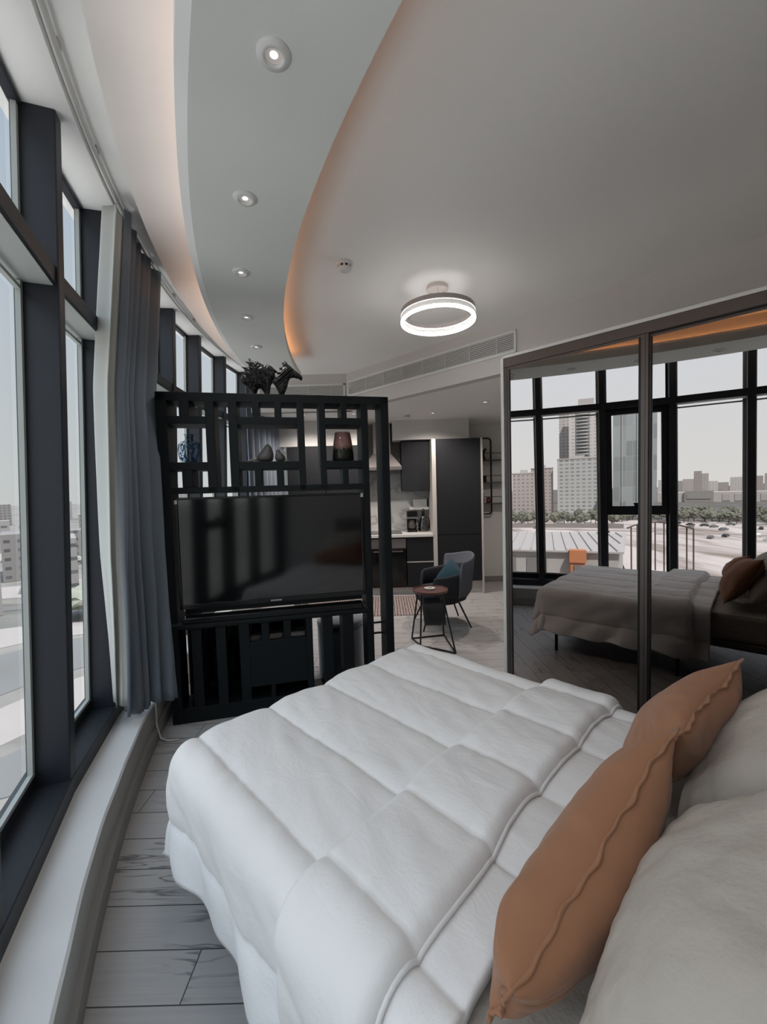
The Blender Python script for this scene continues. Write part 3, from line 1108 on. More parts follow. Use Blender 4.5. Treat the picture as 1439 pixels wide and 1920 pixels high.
# television
tv = thing('television', 'large black flat-screen television mounted in the black lattice divider', 'television', on_pt(0.70, 0, 0.675), PT_RZ)
obj('housing', B((-0.612, 0.605, 0.005, 0.045, 0.092, 0.812)), M_tvblack, tv, bevel=0.004)
obj('bezel', B((-0.615, 0.608, -0.012, 0.01, 0.800, 0.816), (-0.615, 0.608, -0.012, 0.01, 0.088, 0.118),
               (-0.615, -0.600, -0.012, 0.01, 0.088, 0.816), (0.593, 0.608, -0.012, 0.01, 0.088, 0.816)), M_tvblack, tv, bevel=0.002)
obj('screen', B((-0.602, 0.595, -0.002, 0.006, 0.112, 0.804)), M_screen, tv)
obj('stand_bar', B((-0.60, 0.58, -0.05, 0.04, 0.0, 0.040)), M_tvblack, tv, bevel=0.006)
bm = bmesh.new()
x = -0.045
for k in range(7):                      # small maker's lettering on the lower bezel
    box(bm, x, x + 0.006, -0.0135, -0.012, 0.098, 0.107)
    x += 0.0105
obj('lettering', bm, mat('logo_silver', (0.55, 0.55, 0.55), 0.4, emit=((1, 1, 1), 0.0)), tv)
obj('corner_clip', B((-0.617, -0.60, -0.0135, 0.0, 0.775, 0.80)), mat('clip_silver', (0.5, 0.5, 0.5), 0.3, 0.5), tv)
obj('corner_clip', B((0.592, 0.610, -0.0135, 0.0, 0.785, 0.812)), MATS['clip_silver'], tv)

# ---- ornaments
def ornament(name, label, cat, x, y, z, bm, m, group=None, **k):
    p = on_pt(x, y, z)
    o = obj(name, bm, m, None, p, PT_RZ, smooth=True, **k)
    tag(o, label, cat, group)
    return o
def blue_glass():
    m = bpy.data.materials.new('blue_streaked_glass')
    m.use_nodes = True
    t = m.node_tree
    N, L = t.nodes.new, t.links.new
    t.nodes.clear()
    tcn = N('ShaderNodeTexCoord')
    mp = N('ShaderNodeMapping')
    mp.inputs['Scale'].default_value = (42, 42, 10)
    n = N('ShaderNodeTexNoise'); n.inputs['Scale'].default_value = 1.0; n.inputs['Distortion'].default_value = 1.4
    L(tcn.outputs['Object'], mp.inputs[0]); L(mp.outputs[0], n.inputs['Vector'])
    r = N('ShaderNodeValToRGB')
    e = r.color_ramp.elements
    e[0].position = 0.42; e[0].color = (0.06, 0.12, 0.22, 1)
    e[1].position = 0.48; e[1].color = (0.93, 0.97, 1.0, 1)
    L(n.outputs['Fac'], r.inputs[0])
    tr = N('ShaderNodeBsdfTransparent'); L(r.outputs[0], tr.inputs[0])
    pb = N('ShaderNodeBsdfPrincipled')
    pb.inputs['Base Color'].default_value = (0.10, 0.19, 0.30, 1); pb.inputs['Roughness'].default_value = 0.05
    mx = N('ShaderNodeMixShader'); mx.inputs[0].default_value = 0.15
    o = N('ShaderNodeOutputMaterial')
    L(tr.outputs[0], mx.inputs[1]); L(pb.outputs[0], mx.inputs[2]); L(mx.outputs[0], o.inputs[0])
    return m
bm = bmesh.new()
wb = lambda f: 1 + 0.022 * abs(math.sin(f * PI * 14))
lathe(bm, [(0, 0.004), (0.052, 0.003), (0.060, 0.014), (0.071, 0.05), (0.073, 0.09), (0.068, 0.122), (0.050, 0.142), (0.026, 0.150), (0.022, 0.160), (0.026, 0.180), (0.034, 0.190), (0.030, 0.190), (0.020, 0.165)], 56, wob=wb)
ornament('glass_vase', 'bulbous blue ribbed glass vase in the left opening of the black divider', 'vase', 0.170, 0.095, 1.718, bm, blue_glass())
def amber_glass():
    m = bpy.data.materials.new('amber_green_glass')
    m.use_nodes = True
    t = m.node_tree
    N, L = t.nodes.new, t.links.new
    t.nodes.clear()
    tcn = N('ShaderNodeTexCoord')
    sx = N('ShaderNodeSeparateXYZ'); L(tcn.outputs['Object'], sx.inputs[0])
    n = N('ShaderNodeTexNoise'); n.inputs['Scale'].default_value = 55; n.inputs['Detail'].default_value = 4
    L(tcn.outputs['Object'], n.inputs['Vector'])
    a = N('ShaderNodeMath'); a.operation = 'MULTIPLY_ADD'; a.inputs[1].default_value = 5.2
    L(sx.outputs[2], a.inputs[0]); 
    s2 = N('ShaderNodeMath'); s2.operation = 'MULTIPLY_ADD'; s2.inputs[1].default_value = 0.35; s2.inputs[2].default_value = -0.18
    L(n.outputs['Fac'], s2.inputs[0]); L(s2.outputs[0], a.inputs[2])
    r = N('ShaderNodeValToRGB')
    e = r.color_ramp.elements
    e[0].position = 0.42; e[0].color = (0.035, 0.04, 0.03, 1)
    e[1].position = 0.56; e[1].color = (0.42, 0.24, 0.21, 1)
    L(a.outputs[0], r.inputs[0])
    pb = N('ShaderNodeBsdfPrincipled')
    L(r.outputs[0], pb.inputs['Base Color']); pb.inputs['Roughness'].default_value = 0.08
    tr = N('ShaderNodeBsdfTransparent'); L(r.outputs[0], tr.inputs[0])
    mx = N('ShaderNodeMixShader'); mx.inputs[0].default_value = 0.55
    o = N('ShaderNodeOutputMaterial')
    L(tr.outputs[0], mx.inputs[1]); L(pb.outputs[0], mx.inputs[2]); L(mx.outputs[0], o.inputs[0])
    return m
bm = bmesh.new()
lathe(bm, [(0, 0.004), (0.070, 0.003), (0.079, 0.012), (0.078, 0.05), (0.069, 0.12), (0.056, 0.205), (0.052, 0.207), (0.062, 0.12), (0.068, 0.05)], 12)
ornament('tapered_vase', 'tapered faceted vase, rosy above and dark green below, in the right opening of the divider', 'vase', 1.193, 0.10, 1.718, bm, amber_glass())

def bird(label, x, flip, sc, up):
    bt = thing('bird_figurine', label, 'bird figurine', on_pt(x, 0.09, 1.7185), PT_RZ, 'grey ceramic birds on the divider shelf')
    s = sc
    bm = bmesh.new()
    secs = []
    if up:   # small one: upright bird with its head up
        for z, r, dx in ((0.003, 0.020, 0), (0.012, 0.033, 0), (0.03, 0.040, 0), (0.05, 0.036, -0.003), (0.066, 0.024, -0.008), (0.078, 0.017, -0.012), (0.088, 0.016, -0.015), (0.096, 0.009, -0.016)):
            secs.append(((dx * flip * -1, 0, z * s), r * s, r * s * 0.9, (1, 0, 0), (0, 1, 0)))
    else:    # plump bird, tall rounded head, tail drawn out low to the side
        for z, r, dx in ((0.003, 0.030, 0.01), (0.010, 0.046, 0.008), (0.028, 0.054, 0.006), (0.050, 0.048, 0.014), (0.070, 0.037, 0.022), (0.088, 0.027, 0.027), (0.104, 0.018, 0.028), (0.114, 0.008, 0.027)):
            secs.append(((dx * flip, 0, z * s), r * s, r * s * 0.9, (1, 0, 0), (0, 1, 0)))
    loft(bm, secs, 20)
    obj('body', bm, M_ceramic, bt, smooth=True)
    bm = bmesh.new()
    L1 = 0.115 if not up else 0.075
    loft(bm, [((-0.02 * flip * s, 0, 0.028 * s), 0.016 * s, 0.014 * s, (0, 0, 1), (0, 1, 0)), ((-L1 * 0.55 * flip * s, 0, 0.018 * s), 0.008 * s, 0.009 * s, (0, 0, 1), (0, 1, 0)), ((-L1 * flip * s, 0, 0.004 * s), 0.002 * s, 0.004 * s, (0, 0, 1), (0, 1, 0))], 10)
    obj('tail', bm, mat('pale_wood', (0.42, 0.36, 0.30), 0.5), bt, smooth=True)
    if up:
        bm = bmesh.new()
        loft(bm, [((0.012 * s, 0, 0.090 * s), 0.006 * s, 0.006 * s, (0, 0, 1), (0, 1, 0)), ((0.032 * s, 0, 0.087 * s), 0.001, 0.001, (0, 0, 1), (0, 1, 0))], 8)
        bt2 = obj('beak', bm, M_ceramic, bt, smooth=True)
        bt2.scale = (-1, 1, 1)
    return bt
bird('larger plump grey ceramic bird with a pale tail pointing left', 0.642, 1, 1.08, False)
bird('small upright grey ceramic bird with a pale tail pointing right', 0.752, -1, 0.90, True)

# horse statue: two running horse heads in dark bronze
hs = thing('horse_statue', 'dark bronze statue of two horse heads with flying manes on top of the divider', 'statue', on_pt(0, 0.10, T_ + 0.001), PT_RZ)
def hz(X, Y): return (0.502 + (X - 720) * 0.000733, (812 - Y) * 0.000775)
def carved(poly, dy, tmax, name, flow):
    """a carved figure: full in the middle, thinning to its rim, with chiselled ridges"""
    P2 = [Vector(hz(*p_)) for p_ in poly]
    xs = [p_.x for p_ in P2]; zs = [p_.y for p_ in P2]
    n = len(P2)
    def inside(x, z):
        c = False
        for i_ in range(n):
            a_, b2 = P2[i_], P2[i_ - 1]
            if (a_.y > z) != (b2.y > z) and x < (b2.x - a_.x) * (z - a_.y) / (b2.y - a_.y) + a_.x:
                c = not c
        return c
    def dist(x, z):
        m_ = 9
        for i_ in range(n):
            a_, b2 = P2[i_ - 1], P2[i_]
            ab = b2 - a_
            t_ = max(0, min(1, ((Vector((x, z)) - a_).dot(ab)) / max(ab.length_squared, 1e-12)))
            m_ = min(m_, (Vector((x, z)) - a_ - ab * t_).length)
        return m_
    st_ = 0.0026
    nx = int((max(xs) - min(xs)) / st_) + 2; nz = int((max(zs) - min(zs)) / st_) + 2
    x0, z0 = min(xs) - st_ / 2, min(zs) - st_ / 2
    H_ = {}
    for i_ in range(nx + 1):
        for j_ in range(nz + 1):
            x, z = x0 + i_ * st_, z0 + j_ * st_
            if inside(x, z):
                d_ = dist(x, z)
                th = tmax * (1 - math.exp(-d_ / 0.014)) 
                rg = noise.noise(Vector((x * flow[0] + z * flow[1], z * flow[0] * 0.25 - x * 6, 2.0)))
                th *= 1 + 0.38 * rg + 0.2 * noise.noise(Vector((x * 70, z * 70, 5)))
                H_[(i_, j_)] = max(0.0015, th)
    bm = bmesh.new()
    F = {k: bm.verts.new((x0 + k[0] * st_, dy - v_, z0 + k[1] * st_)) for k, v_ in H_.items()}
    K_ = {k: bm.verts.new((x0 + k[0] * st_, dy + v_, z0 + k[1] * st_)) for k, v_ in H_.items()}
    edge = {}
    for (i_, j_) in H_:
        q4 = [(i_, j_), (i_ + 1, j_), (i_ + 1, j_ + 1), (i_, j_ + 1)]
        if all(k in H_ for k in q4):
            bm.faces.new([F[k] for k in q4]); bm.faces.new([K_[k] for k in q4[::-1]])
            for e0, e1 in zip(q4, q4[1:] + q4[:1]):
                if (e1, e0) in edge: del edge[(e1, e0)]
                else: edge[(e0, e1)] = 1
    for e0, e1 in edge:
        bm.faces.new((F[e1], F[e0], K_[e0], K_[e1]))
    for v in [v for v in bm.verts if not v.link_faces]:
        bm.verts.remove(v)
    return obj(name, bm, M_bronze, hs, smooth=True)
carved([(818, 812), (868, 812), (872, 770), (885, 738), (905, 730), (935, 770), (942, 812), (992, 812), (993, 760), (1003, 700), (1030, 660), (1043, 640), (1048, 615), (1040, 592), (1080, 585), (1045, 555), (1010, 525),
        (985, 520), (968, 497), (965, 528), (925, 512), (890, 492), (868, 478), (860, 500), (840, 488), (822, 470), (803, 458), (812, 497), (766, 495), (800, 517), (806, 545), (736, 545), (775, 577), (758, 602), (736, 625), (718, 655), (735, 690), (770, 712), (800, 745), (815, 790)],
       0.030, 0.040, 'rear_horse', (75, 60))
carved([(1076, 812), (1112, 812), (1132, 780), (1152, 735), (1168, 680), (1185, 655), (1215, 650), (1240, 656), (1262, 660), (1276, 674), (1291, 668), (1298, 648), (1287, 626), (1262, 606), (1232, 585), (1200, 556), (1170, 534), (1152, 515), (1127, 501), (1130, 520), (1103, 517), (1116, 538), (1112, 560), (1078, 566), (1088, 588), (1050, 610), (1068, 625), (1030, 645), (1035, 662), (1008, 690), (1022, 705), (1045, 735), (1062, 770)],
       -0.040, 0.034, 'front_horse', (60, -70))
# the head of the rear horse stands out from its own mane
carved([(880, 560), (925, 545), (975, 558), (1020, 580), (1045, 600), (1046, 622), (1030, 640), (1005, 635), (985, 618), (955, 606), (925, 602), (895, 605), (875, 590)], -0.004, 0.020, 'rear_horse_head', (40, 40))
carved([(900, 640), (925, 620), (948, 630), (956, 700), (940, 770), (945, 812), (988, 812), (985, 750), (1000, 690), (990, 640), (960, 610), (920, 600)], 0.0, 0.022, 'shared_chest', (60, 20))

# ================================================================== things stored behind the divider
def st(name, label, cat, x, y, z, bm, m, smooth=False, **k):
    o = obj(name, bm, m, None, on_pt(x, y, z), PT_RZ, smooth=smooth, **k)
    return tag(o, label, cat)
# low black console behind the left and middle of the divider
cs = thing('console_cabinet', 'low black console standing behind the lower lattice of the divider', 'console', on_pt(0.06, 0.22, 0), PT_RZ)
obj('cabinet_body', B((0, 0.84, 0.02, 0.30, 0.0, 0.14), (0, 0.84, 0.28, 0.30, 0.14, 0.56), (0.40, 0.43, 0.02, 0.30, 0.14, 0.56), (0.81, 0.84, 0.02, 0.3, 0.14, 0.56), (0.0, 0.02, 0.02, 0.30, 0.14, 0.56), (0.40, 0.84, 0.02, 0.04, 0.14, 0.50)), M_black, cs, bevel=0.003)
obj('cabinet_top', B((-0.01, 0.85, 0.01, 0.31, 0.56, 0.58)), M_black, cs, bevel=0.003)
bm = bmesh.new(); lathe(bm, [(0, 0), (0.048, 0), (0.058, 0.03), (0.058, 0.13), (0.05, 0.15), (0.053, 0.16), (0.046, 0.16), (0.044, 0.14)], 24)
st('patterned_jar', 'round patterned jar low behind the left slot of the divider', 'jar', 0.125, 0.36, 0.141, bm, mat('jar_pattern', (0.16, 0.15, 0.13), 0.4, noise_mix=(40, (0.012, 0.012, 0.012), 1.6)), True)
bm = bmesh.new(); lathe(bm, [(0, 0), (0.07, 0), (0.078, 0.02), (0.078, 0.24), (0.074, 0.25), (0.07, 0.24), (0.068, 0.02)], 40, wob=lambda f: 1 + 0.03 * math.sin(f * 2 * PI * 20))
st('ribbed_basket', 'dark ribbed cylinder basket behind the second slot of the divider', 'basket', 0.285, 0.36, 0.141, bm, mat('basket_dark', (0.03, 0.032, 0.034), 0.6), True)
bm = bmesh.new(); lathe(bm, [(0, 0), (0.03, 0), (0.032, 0.16), (0.014, 0.2), (0.012, 0.26), (0.015, 0.262)], 20)
st('dark_bottle', 'slim dark bottle behind the third slot of the divider', 'bottle', 0.405, 0.36, 0.141, bm, mat('bottle_dark', (0.02, 0.022, 0.02), 0.12), True)
st('blue_box', 'small bright blue packet on the console, seen through a square opening', 'box', 0.60, 0.36, 0.581, B((-0.045, 0.03, -0.02, 0.02, 0, 0.03)), mat('blue_card', (0.08, 0.27, 0.42), 0.4))
bm = bmesh.new(); lathe(bm, [(0, 0.002), (0.026, 0.002), (0.029, 0.085), (0.027, 0.085), (0.024, 0.006), (0, 0.006)], 20)
g1 = st('drinking_glass', 'clear tumbler on the left of the pair on the console', 'glass', 0.835, 0.34, 0.581, bm, glass_mat('tumbler_glass', (0.75, 0.77, 0.78), 1.6), True)
g1['group'] = 'tumblers on the console'
g2 = g1.copy(); COL.objects.link(g2); g2.location = on_pt(0.893, 0.33, 0.581); g2['label'] = 'clear tumbler on the right of the pair on the console'
st('folded_magazine', 'dark magazine with a white corner lying on the console', 'magazine', 0.70, 0.37, 0.581, B((-0.05, 0.05, -0.05, 0.05, 0, 0.012)), mat('magazine', (0.12, 0.12, 0.13), 0.4))

# velvet pouf
pf = thing('pouf', 'round blue-grey velvet pouf behind the right slots of the divider', 'pouf', (-0.385, 3.41, 0))
M_velvet = mat('blue_velvet', (0.060, 0.078, 0.110), 0.8, sheen=1.0, bump=(60, 0.3, 0.004))
bm = bmesh.new(); lathe(bm, [(0, 0.0), (0.178, 0.0), (0.19, 0.015), (0.192, 0.40), (0.187, 0.405)], 48)
obj('drum', bm, M_velvet, pf, smooth=True)
bm = bmesh.new(); lathe(bm, [(0.187, 0.405), (0.196, 0.412), (0.196, 0.44), (0.18, 0.458), (0, 0.466)], 48)
obj('lid', bm, M_velvet, pf, smooth=True)

# ================================================================== curtains
def curtain(name, label, levels, folds, amp, m, th0, th1, ztop, zbot, nrm_flip=1, seed=0, hem_wave=0.02, part=None):
    """levels: list of (z, start xy, end xy) from top to bottom"""
    bm = bmesh.new()
    NU, NV = folds * 14 + 1, 46
    def lv(z, k):
        L_ = levels
        if z >= L_[0][0]: return Vector(L_[0][k])
        for (za, *A), (zb, *Bq) in zip(L_, L_[1:]):
            if z >= zb:
                w = (z - zb) / (za - zb)
                return Vector(A[k - 1]) * w + Vector(Bq[k - 1]) * (1 - w)
        return Vector(L_[-1][k])
    def f(u, v):
        uu = th0 + (th1 - th0) * u
        zb = zbot + hem_wave * math.sin(uu * 9 + seed)
        z = ztop + (zb - ztop) * v
        s, e = lv(z, 1), lv(z, 2)
        d = (e - s); nn = Vector((-d.y, d.x)).normalized() * nrm_flip
        c = uu + 0.012 * math.sin(v * 5 + uu * 20 + seed) * v
        A_ = amp * (1.0 + 0.35 * math.sin(uu * 7.3 + seed)) * (0.75 + 0.5 * v)
        ph = c * folds * 2 * PI
        off = A_ * (math.sin(ph + 0.7 * math.sin(3.1 * uu * PI + seed)) + 0.30 * math.sin(2 * ph + 1 + 2 * v) + 0.16 * math.sin(4.7 * ph + seed + v))
        along = 0.35 * A_ * math.cos(ph) 
        p = s + d * c + nn * off + d.normalized() * along
        return Vector((p.x, p.y, z))
    grid(bm, NU, NV, f)
    return bm
lev = [(3.07, (-1.375, 2.245), (-1.585, 2.98)), (2.10, (-1.475, 2.23), (-1.528, 2.70)), (1.20, (-1.505, 2.22), (-1.435, 2.565)), (0.26, (-1.54, 2.27), (-1.36, 2.50))]
ct = tag(obj('curtain', curtain('c', '', lev, 5, 0.048, M_curtain, 0.12, 1.0, 3.07, 0.27, seed=1), M_curtain, smooth=True, solid=0.004),
         'long blue-grey pleated curtain gathered beside the left end of the divider', 'curtain')
lin = obj('lining', curtain('c', '', lev, 5, 0.040, M_lining, -0.04, 0.24, 3.03, 0.33, seed=1.2), M_lining, ct, smooth=True, solid=0.004)
a0, a1 = P(7.60, 88.5), P(7.60, 84.0)
tag(obj('curtain', curtain('c', '', [(3.07, (-1.66, 5.15), (-1.42, 5.95)), (0.24, (-1.66, 5.15), (-1.42, 5.95))], 7, 0.035, M_curtain, 0, 1, 3.07, 0.26, seed=5), M_curtain, smooth=True, solid=0.004),
    'grey curtain by the far end of the windows, seen through the divider', 'curtain')

bm = bmesh.new()
tube(bm, [(-1.455, 2.50, 0.30), (-1.44, 2.49, 0.20), (-1.43, 2.47, 0.10), (-1.41, 2.47, 0.02), (-1.36, 2.46, 0.006), (-1.30, 2.47, 0.006)], 0.005, 6)
tag(obj('power_cord', bm, M_white, smooth=True), 'short white cord hanging down by the foot of the divider under the curtain', 'cord')

# ================================================================== kitchen
FY = 5.84
def cab(name, label, cat, x0, x1, y0, y1, z0, z1, doors, m=M_cab, side=None):
    t = thing(name, label, cat, (x0, y0, z0))
    w, d, h = x1 - x0, y1 - y0, z1 - z0
    obj('body', B((0, w, 0.02, d, 0, h)), m, t)
    for nm, a, b_, c, dd in doors:
        obj(nm, B((a + 0.002, b_ - 0.002, 0, 0.019, c + 0.002, dd - 0.002)), m, t, bevel=0.0015)
    return t
tc_ = cab('tall_cabinet', 'tall charcoal built-in cabinet right of the kitchen worktop', 'cabinet', 0.757, 1.385, FY, 6.50, 0.19, 2.205, [('door', 0, 0.628, 0, 0.655), ('door', 0, 0.628, 0.66, 2.015)])
obj('plinth', B((0.40, 0.628, 0.06, 0.5, -0.19, -0.02)), M_cream, tc_)
obj('side_panel', B((-0.06, -0.002, -0.01, 0.66, -0.19, 2.015)), M_cream, tc_, bevel=0.002)
obj('side_panel', B((0.630, 0.655, -0.015, 0.66, -0.19, 2.02)), M_cream, tc_, bevel=0.002)
cab('wall_cabinet', 'charcoal wall cabinet above the coffee maker', 'cabinet', 0.283, 0.690, 6.10, 6.50, 1.484, 2.225, [('door', 0, 0.407, 0, 0.741)])
bs = cab('base_cabinet', 'charcoal drawer cabinet under the worktop, right of the oven', 'cabinet', 0.318, 0.695, FY, 6.50, 0.11, 0.83, [('drawer', 0, 0.377, 0.0, 0.355), ('drawer', 0, 0.377, 0.375, 0.715)])
obj('grip_rail', B((0, 0.377, 0.0, 0.02, 0.357, 0.373)), mat('grip_aluminium', (0.5, 0.48, 0.46), 0.4, 0.3), bs)
obj('plinth', B((-0.54, 0.377, 0.06, 0.08, -0.11, 0.0)), M_cream, bs)
tag(obj('worktop', B((-0.24, 0.695, FY - 0.02, 6.54, 0.832, 0.872)), mat('worktop_white', (0.55, 0.54, 0.52), 0.35), bevel=0.003), 'white stone kitchen worktop with the coffee maker on it', 'worktop')
tag(obj('splashback', B((-0.24, 0.70, 6.52, 6.545, 0.873, 2.0)), M_marble), 'white marble splashback with grey veins behind the worktop', 'splashback')
ov = thing('oven', 'built-in black glass oven with a steel control panel under the worktop', 'oven', (-0.20, FY, 0.11))
obj('body', B((0, 0.508, 0.022, 0.55, 0, 0.715)), M_tvblack, ov)
obj('door', B((0.002, 0.506, 0, 0.02, 0.02, 0.555)), mat('oven_glass', (0.006, 0.006, 0.006), 0.08), ov, bevel=0.003)
obj('control_panel', B((0.002, 0.506, 0, 0.02, 0.565, 0.70)), M_steel, ov, bevel=0.002)
obj('handle', B((0.04, 0.46, -0.045, -0.03, 0.52, 0.535), (0.06, 0.075, -0.03, 0.0, 0.52, 0.535), (0.42, 0.435, -0.03, 0, 0.52, 0.535)), M_steel, ov)
for k in range(3):
    bm = bmesh.new(); tube(bm, [(0.04 + 0.05 * k, 0, 0.63), (0.04 + 0.05 * k, -0.022, 0.63)], 0.017, 14)
    obj('knob', bm, M_steel, ov)
hb = thing('hob', 'black glass hob on the worktop under the cooker hood', 'hob', (0.02, 6.14, 0.8725))
obj('glass_plate', B((-0.24, 0.24, -0.23, 0.23, 0, 0.008)), mat('hob_glass', (0.05, 0.05, 0.052), 0.15), hb, bevel=0.002)
for x in (-0.12, 0.12):
    for y in (-0.11, 0.11):
        bm = bmesh.new(); lathe(bm, [(0.0, 0.0085), (0.075, 0.0085)], 24)
        obj('cooking_zone', bm, mat('zone_grey', (0.08, 0.08, 0.08), 0.3), hb, (x, y, 0))
hd = thing('cooker_hood', 'pyramid steel cooker hood with a chimney over the hob', 'cooker hood', (0.0, 6.52, 1.80))
M_hood = mat('hood_steel', (0.42, 0.38, 0.37), 0.4, 0.5)
bm = bmesh.new()
v1 = [(-0.285, -0.46, 0.05), (0.285, -0.46, 0.05), (0.285, 0, 0.05), (-0.285, 0, 0.05)]
v2 = [(-0.13, -0.25, 0.26), (0.13, -0.25, 0.26), (0.13, 0, 0.26), (-0.13, 0, 0.26)]
A = [bm.verts.new(v) for v in v1]; C2 = [bm.verts.new(v) for v in v2]
bm.faces.new(A[::-1]); bm.faces.new(C2)
for k in range(4):
    bm.faces.new((A[k], A[(k + 1) % 4], C2[(k + 1) % 4], C2[k]))
obj('canopy', bm, M_hood, hd)
obj('rim', B((-0.285, 0.285, -0.46, 0, 0.0, 0.05)), M_steel, hd, bevel=0.002)
obj('chimney', B((-0.13, 0.13, -0.25, 0, 0.26, 0.709)), M_hood, hd, bevel=0.002)
# tall dark run at the left, seen through the divider
cab('tall_cabinet', 'tall charcoal cabinet at the left end of the kitchen, behind the lattice', 'cabinet', -0.80, -0.30, FY, 6.50, 0.0, 2.15, [('door', 0, 0.50, 0.1, 0.9), ('door', 0, 0.50, 0.905, 2.15)])
cab('tall_cabinet', 'tall charcoal cabinet in the far left corner beside the far curtain', 'cabinet', -1.34, -0.805, FY, 6.50, 0.0, 2.15, [('door', 0, 0.535, 0.1, 0.9), ('door', 0, 0.535, 0.905, 2.15)])

cm = thing('coffee_maker', 'black filter coffee maker with a glass jug on the worktop', 'coffee maker', (0.425, 6.22, 0.8725))
obj('base', B((-0.075, 0.075, -0.10, 0.10, 0, 0.035)), M_tvblack, cm, bevel=0.006)
obj('column', B((-0.072, 0.072, 0.045, 0.10, 0.035, 0.22)), M_tvblack, cm, bevel=0.004)
obj('head', B((-0.078, 0.078, -0.09, 0.10, 0.205, 0.315)), M_tvblack, cm, bevel=0.01)
obj('steel_band', B((-0.079, 0.079, -0.092, -0.04, 0.200, 0.225)), M_steel, cm)
bm = bmesh.new(); lathe(bm, [(0, 0.037), (0.045, 0.037), (0.056, 0.07), (0.055, 0.12), (0.038, 0.16), (0.04, 0.175)], 24, c=(0, -0.03, 0))
jg = obj('jug', bm, mat('coffee_glass', (0.05, 0.045, 0.04), 0.05, spec=0.9), cm, smooth=True)
bm = bmesh.new(); tube(bm, [(0.045, -0.055, 0.155), (0.085, -0.075, 0.15), (0.088, -0.075, 0.09), (0.05, -0.05, 0.07)], 0.007, 8)
obj('handle', bm, M_tvblack, jg, smooth=True)
kt = thing('kettle', 'polished dark steel kettle with a black handle right of the coffee maker', 'kettle', (0.598, 6.22, 0.8725))
bm = bmesh.new(); lathe(bm, [(0, 0), (0.075, 0), (0.08, 0.02), (0.074, 0.09), (0.058, 0.17), (0.035, 0.225), (0.02, 0.24), (0, 0.245)], 28)
obj('body', bm, mat('kettle_steel', (0.10, 0.10, 0.10), 0.12, 0.9), kt, smooth=True)
bm = bmesh.new(); lathe(bm, [(0, 0.24), (0.02, 0.242), (0.024, 0.30), (0.016, 0.335), (0, 0.34)], 16)
obj('lid_knob', bm, M_tvblack, kt, smooth=True)
bm = bmesh.new(); tube(bm, [(0.025, 0, 0.225), (0.075, 0, 0.20), (0.092, 0, 0.12), (0.086, 0, 0.04)], 0.009, 8)
obj('handle', bm, M_tvblack, kt, smooth=True)
bm = bmesh.new(); tube(bm, [(-0.055, 0, 0.12), (-0.085, 0, 0.18)], [0.014, 0.008], 8)
obj('spout', bm, MATS['kettle_steel'], kt, smooth=True)
tag(obj('white_shelf', B((0.40, 0.69, 6.28, 6.519, 1.195, 1.24)), M_white, bevel=0.003), 'thick white wall shelf above the coffee maker', 'shelf')
wb_ = thing('white_box', 'small white box with a dark edge standing on the white kitchen shelf', 'box', (0.46, 6.30, 1.2405))
obj('carton', B((0, 0.205, 0, 0.12, 0, 0.115)), M_white, wb_, bevel=0.002)
obj('lid_strip', B((0.206, 0.216, 0, 0.12, 0, 0.12)), M_blackmetal, wb_)
bm = bmesh.new(); tube(bm, [(0.40, 6.28, 1.02), (0.385, 6.35, 1.12), (0.41, 6.42, 1.20), (0.46, 6.48, 1.215), (0.50, 6.51, 1.20)], 0.003, 6)
tag(obj('power_cord', bm, M_blackmetal, smooth=True), 'thin black cord from the coffee maker up to the wall socket', 'cord')

# tube shelf on the far wall beside the tall cabinet
sh = thing('tube_shelf', 'black bent-tube wall shelf with three small trays beside the tall cabinet', 'wall shelf', (1.70, 6.548, 0))
def rq(cx, cz, r, a0, a1, n=6): return [(cx + r * math.cos(R(a0 + (a1 - a0) * k / n)), -0.06, cz + r * math.sin(R(a0 + (a1 - a0) * k / n))) for k in range(n + 1)]
bm = bmesh.new()
tube(bm, [(-0.27, -0.06, 2.27)] + rq(-0.055, 2.215, 0.055, 90, 0) + rq(-0.055, 1.145, 0.055, 0, -90) + [(-0.27, -0.06, 1.09)], 0.013, 10)
tube(bm, [(-0.27, -0.06, 2.27), (-0.27, -0.06, 1.09)], 0.013, 10)
tube(bm, [(-0.27, -0.06, 2.27), (-0.27, 0.0, 2.27)], 0.008, 8); tube(bm, [(-0.27, -0.06, 1.09), (-0.27, 0.0, 1.09)], 0.008, 8)
obj('tube_frame', bm, M_blackmetal, sh, smooth=True)
for z in (1.93, 1.585, 1.26):
    o = obj('tray', B((-0.27, 0.19, -0.16, 0.0, z - 0.012, z)), mat('shelf_wood', (0.10, 0.075, 0.06), 0.5), sh, bevel=0.002)
    bm = bmesh.new()
    tube(bm, [(-0.27, -0.16, z), (-0.27, -0.16, z + 0.10), (0.19, -0.16, z + 0.10), (0.19, -0.16, z)], 0.005, 6)
    tube(bm, [(0.19, -0.16, z + 0.10), (0.19, -0.005, z + 0.10), (0.19, -0.005, z)], 0.005, 6)
    obj('rail', bm, M_blackmetal, o)
bm = bmesh.new()
loft(bm, [((0, 0, 0), 0.06, 0.05, (1, 0, 0), (0, 1, 0)), ((0, 0, 0.02), 0.055, 0.045, (1, 0, 0), (0, 1, 0)), ((-0.01, 0, 0.06), 0.045, 0.04, (1, 0, 0), (0, 1, 0)), ((0.005, 0, 0.11), 0.03, 0.03, (1, 0, 0), (0, 1, 0)), ((0.03, 0, 0.14), 0.02, 0.02, (1, 0, 0), (0, 1, 0)), ((0.045, 0, 0.165), 0.022, 0.02, (1, 0, 0), (0, 1, 0)), ((0.05, 0, 0.185), 0.01, 0.01, (1, 0, 0), (0, 1, 0))], 12)
tag(obj('seated_figurine', bm, M_bronze, None, (1.56, 6.46, 1.9305), smooth=True), 'small black bent figurine on the top tray of the tube shelf', 'figurine')
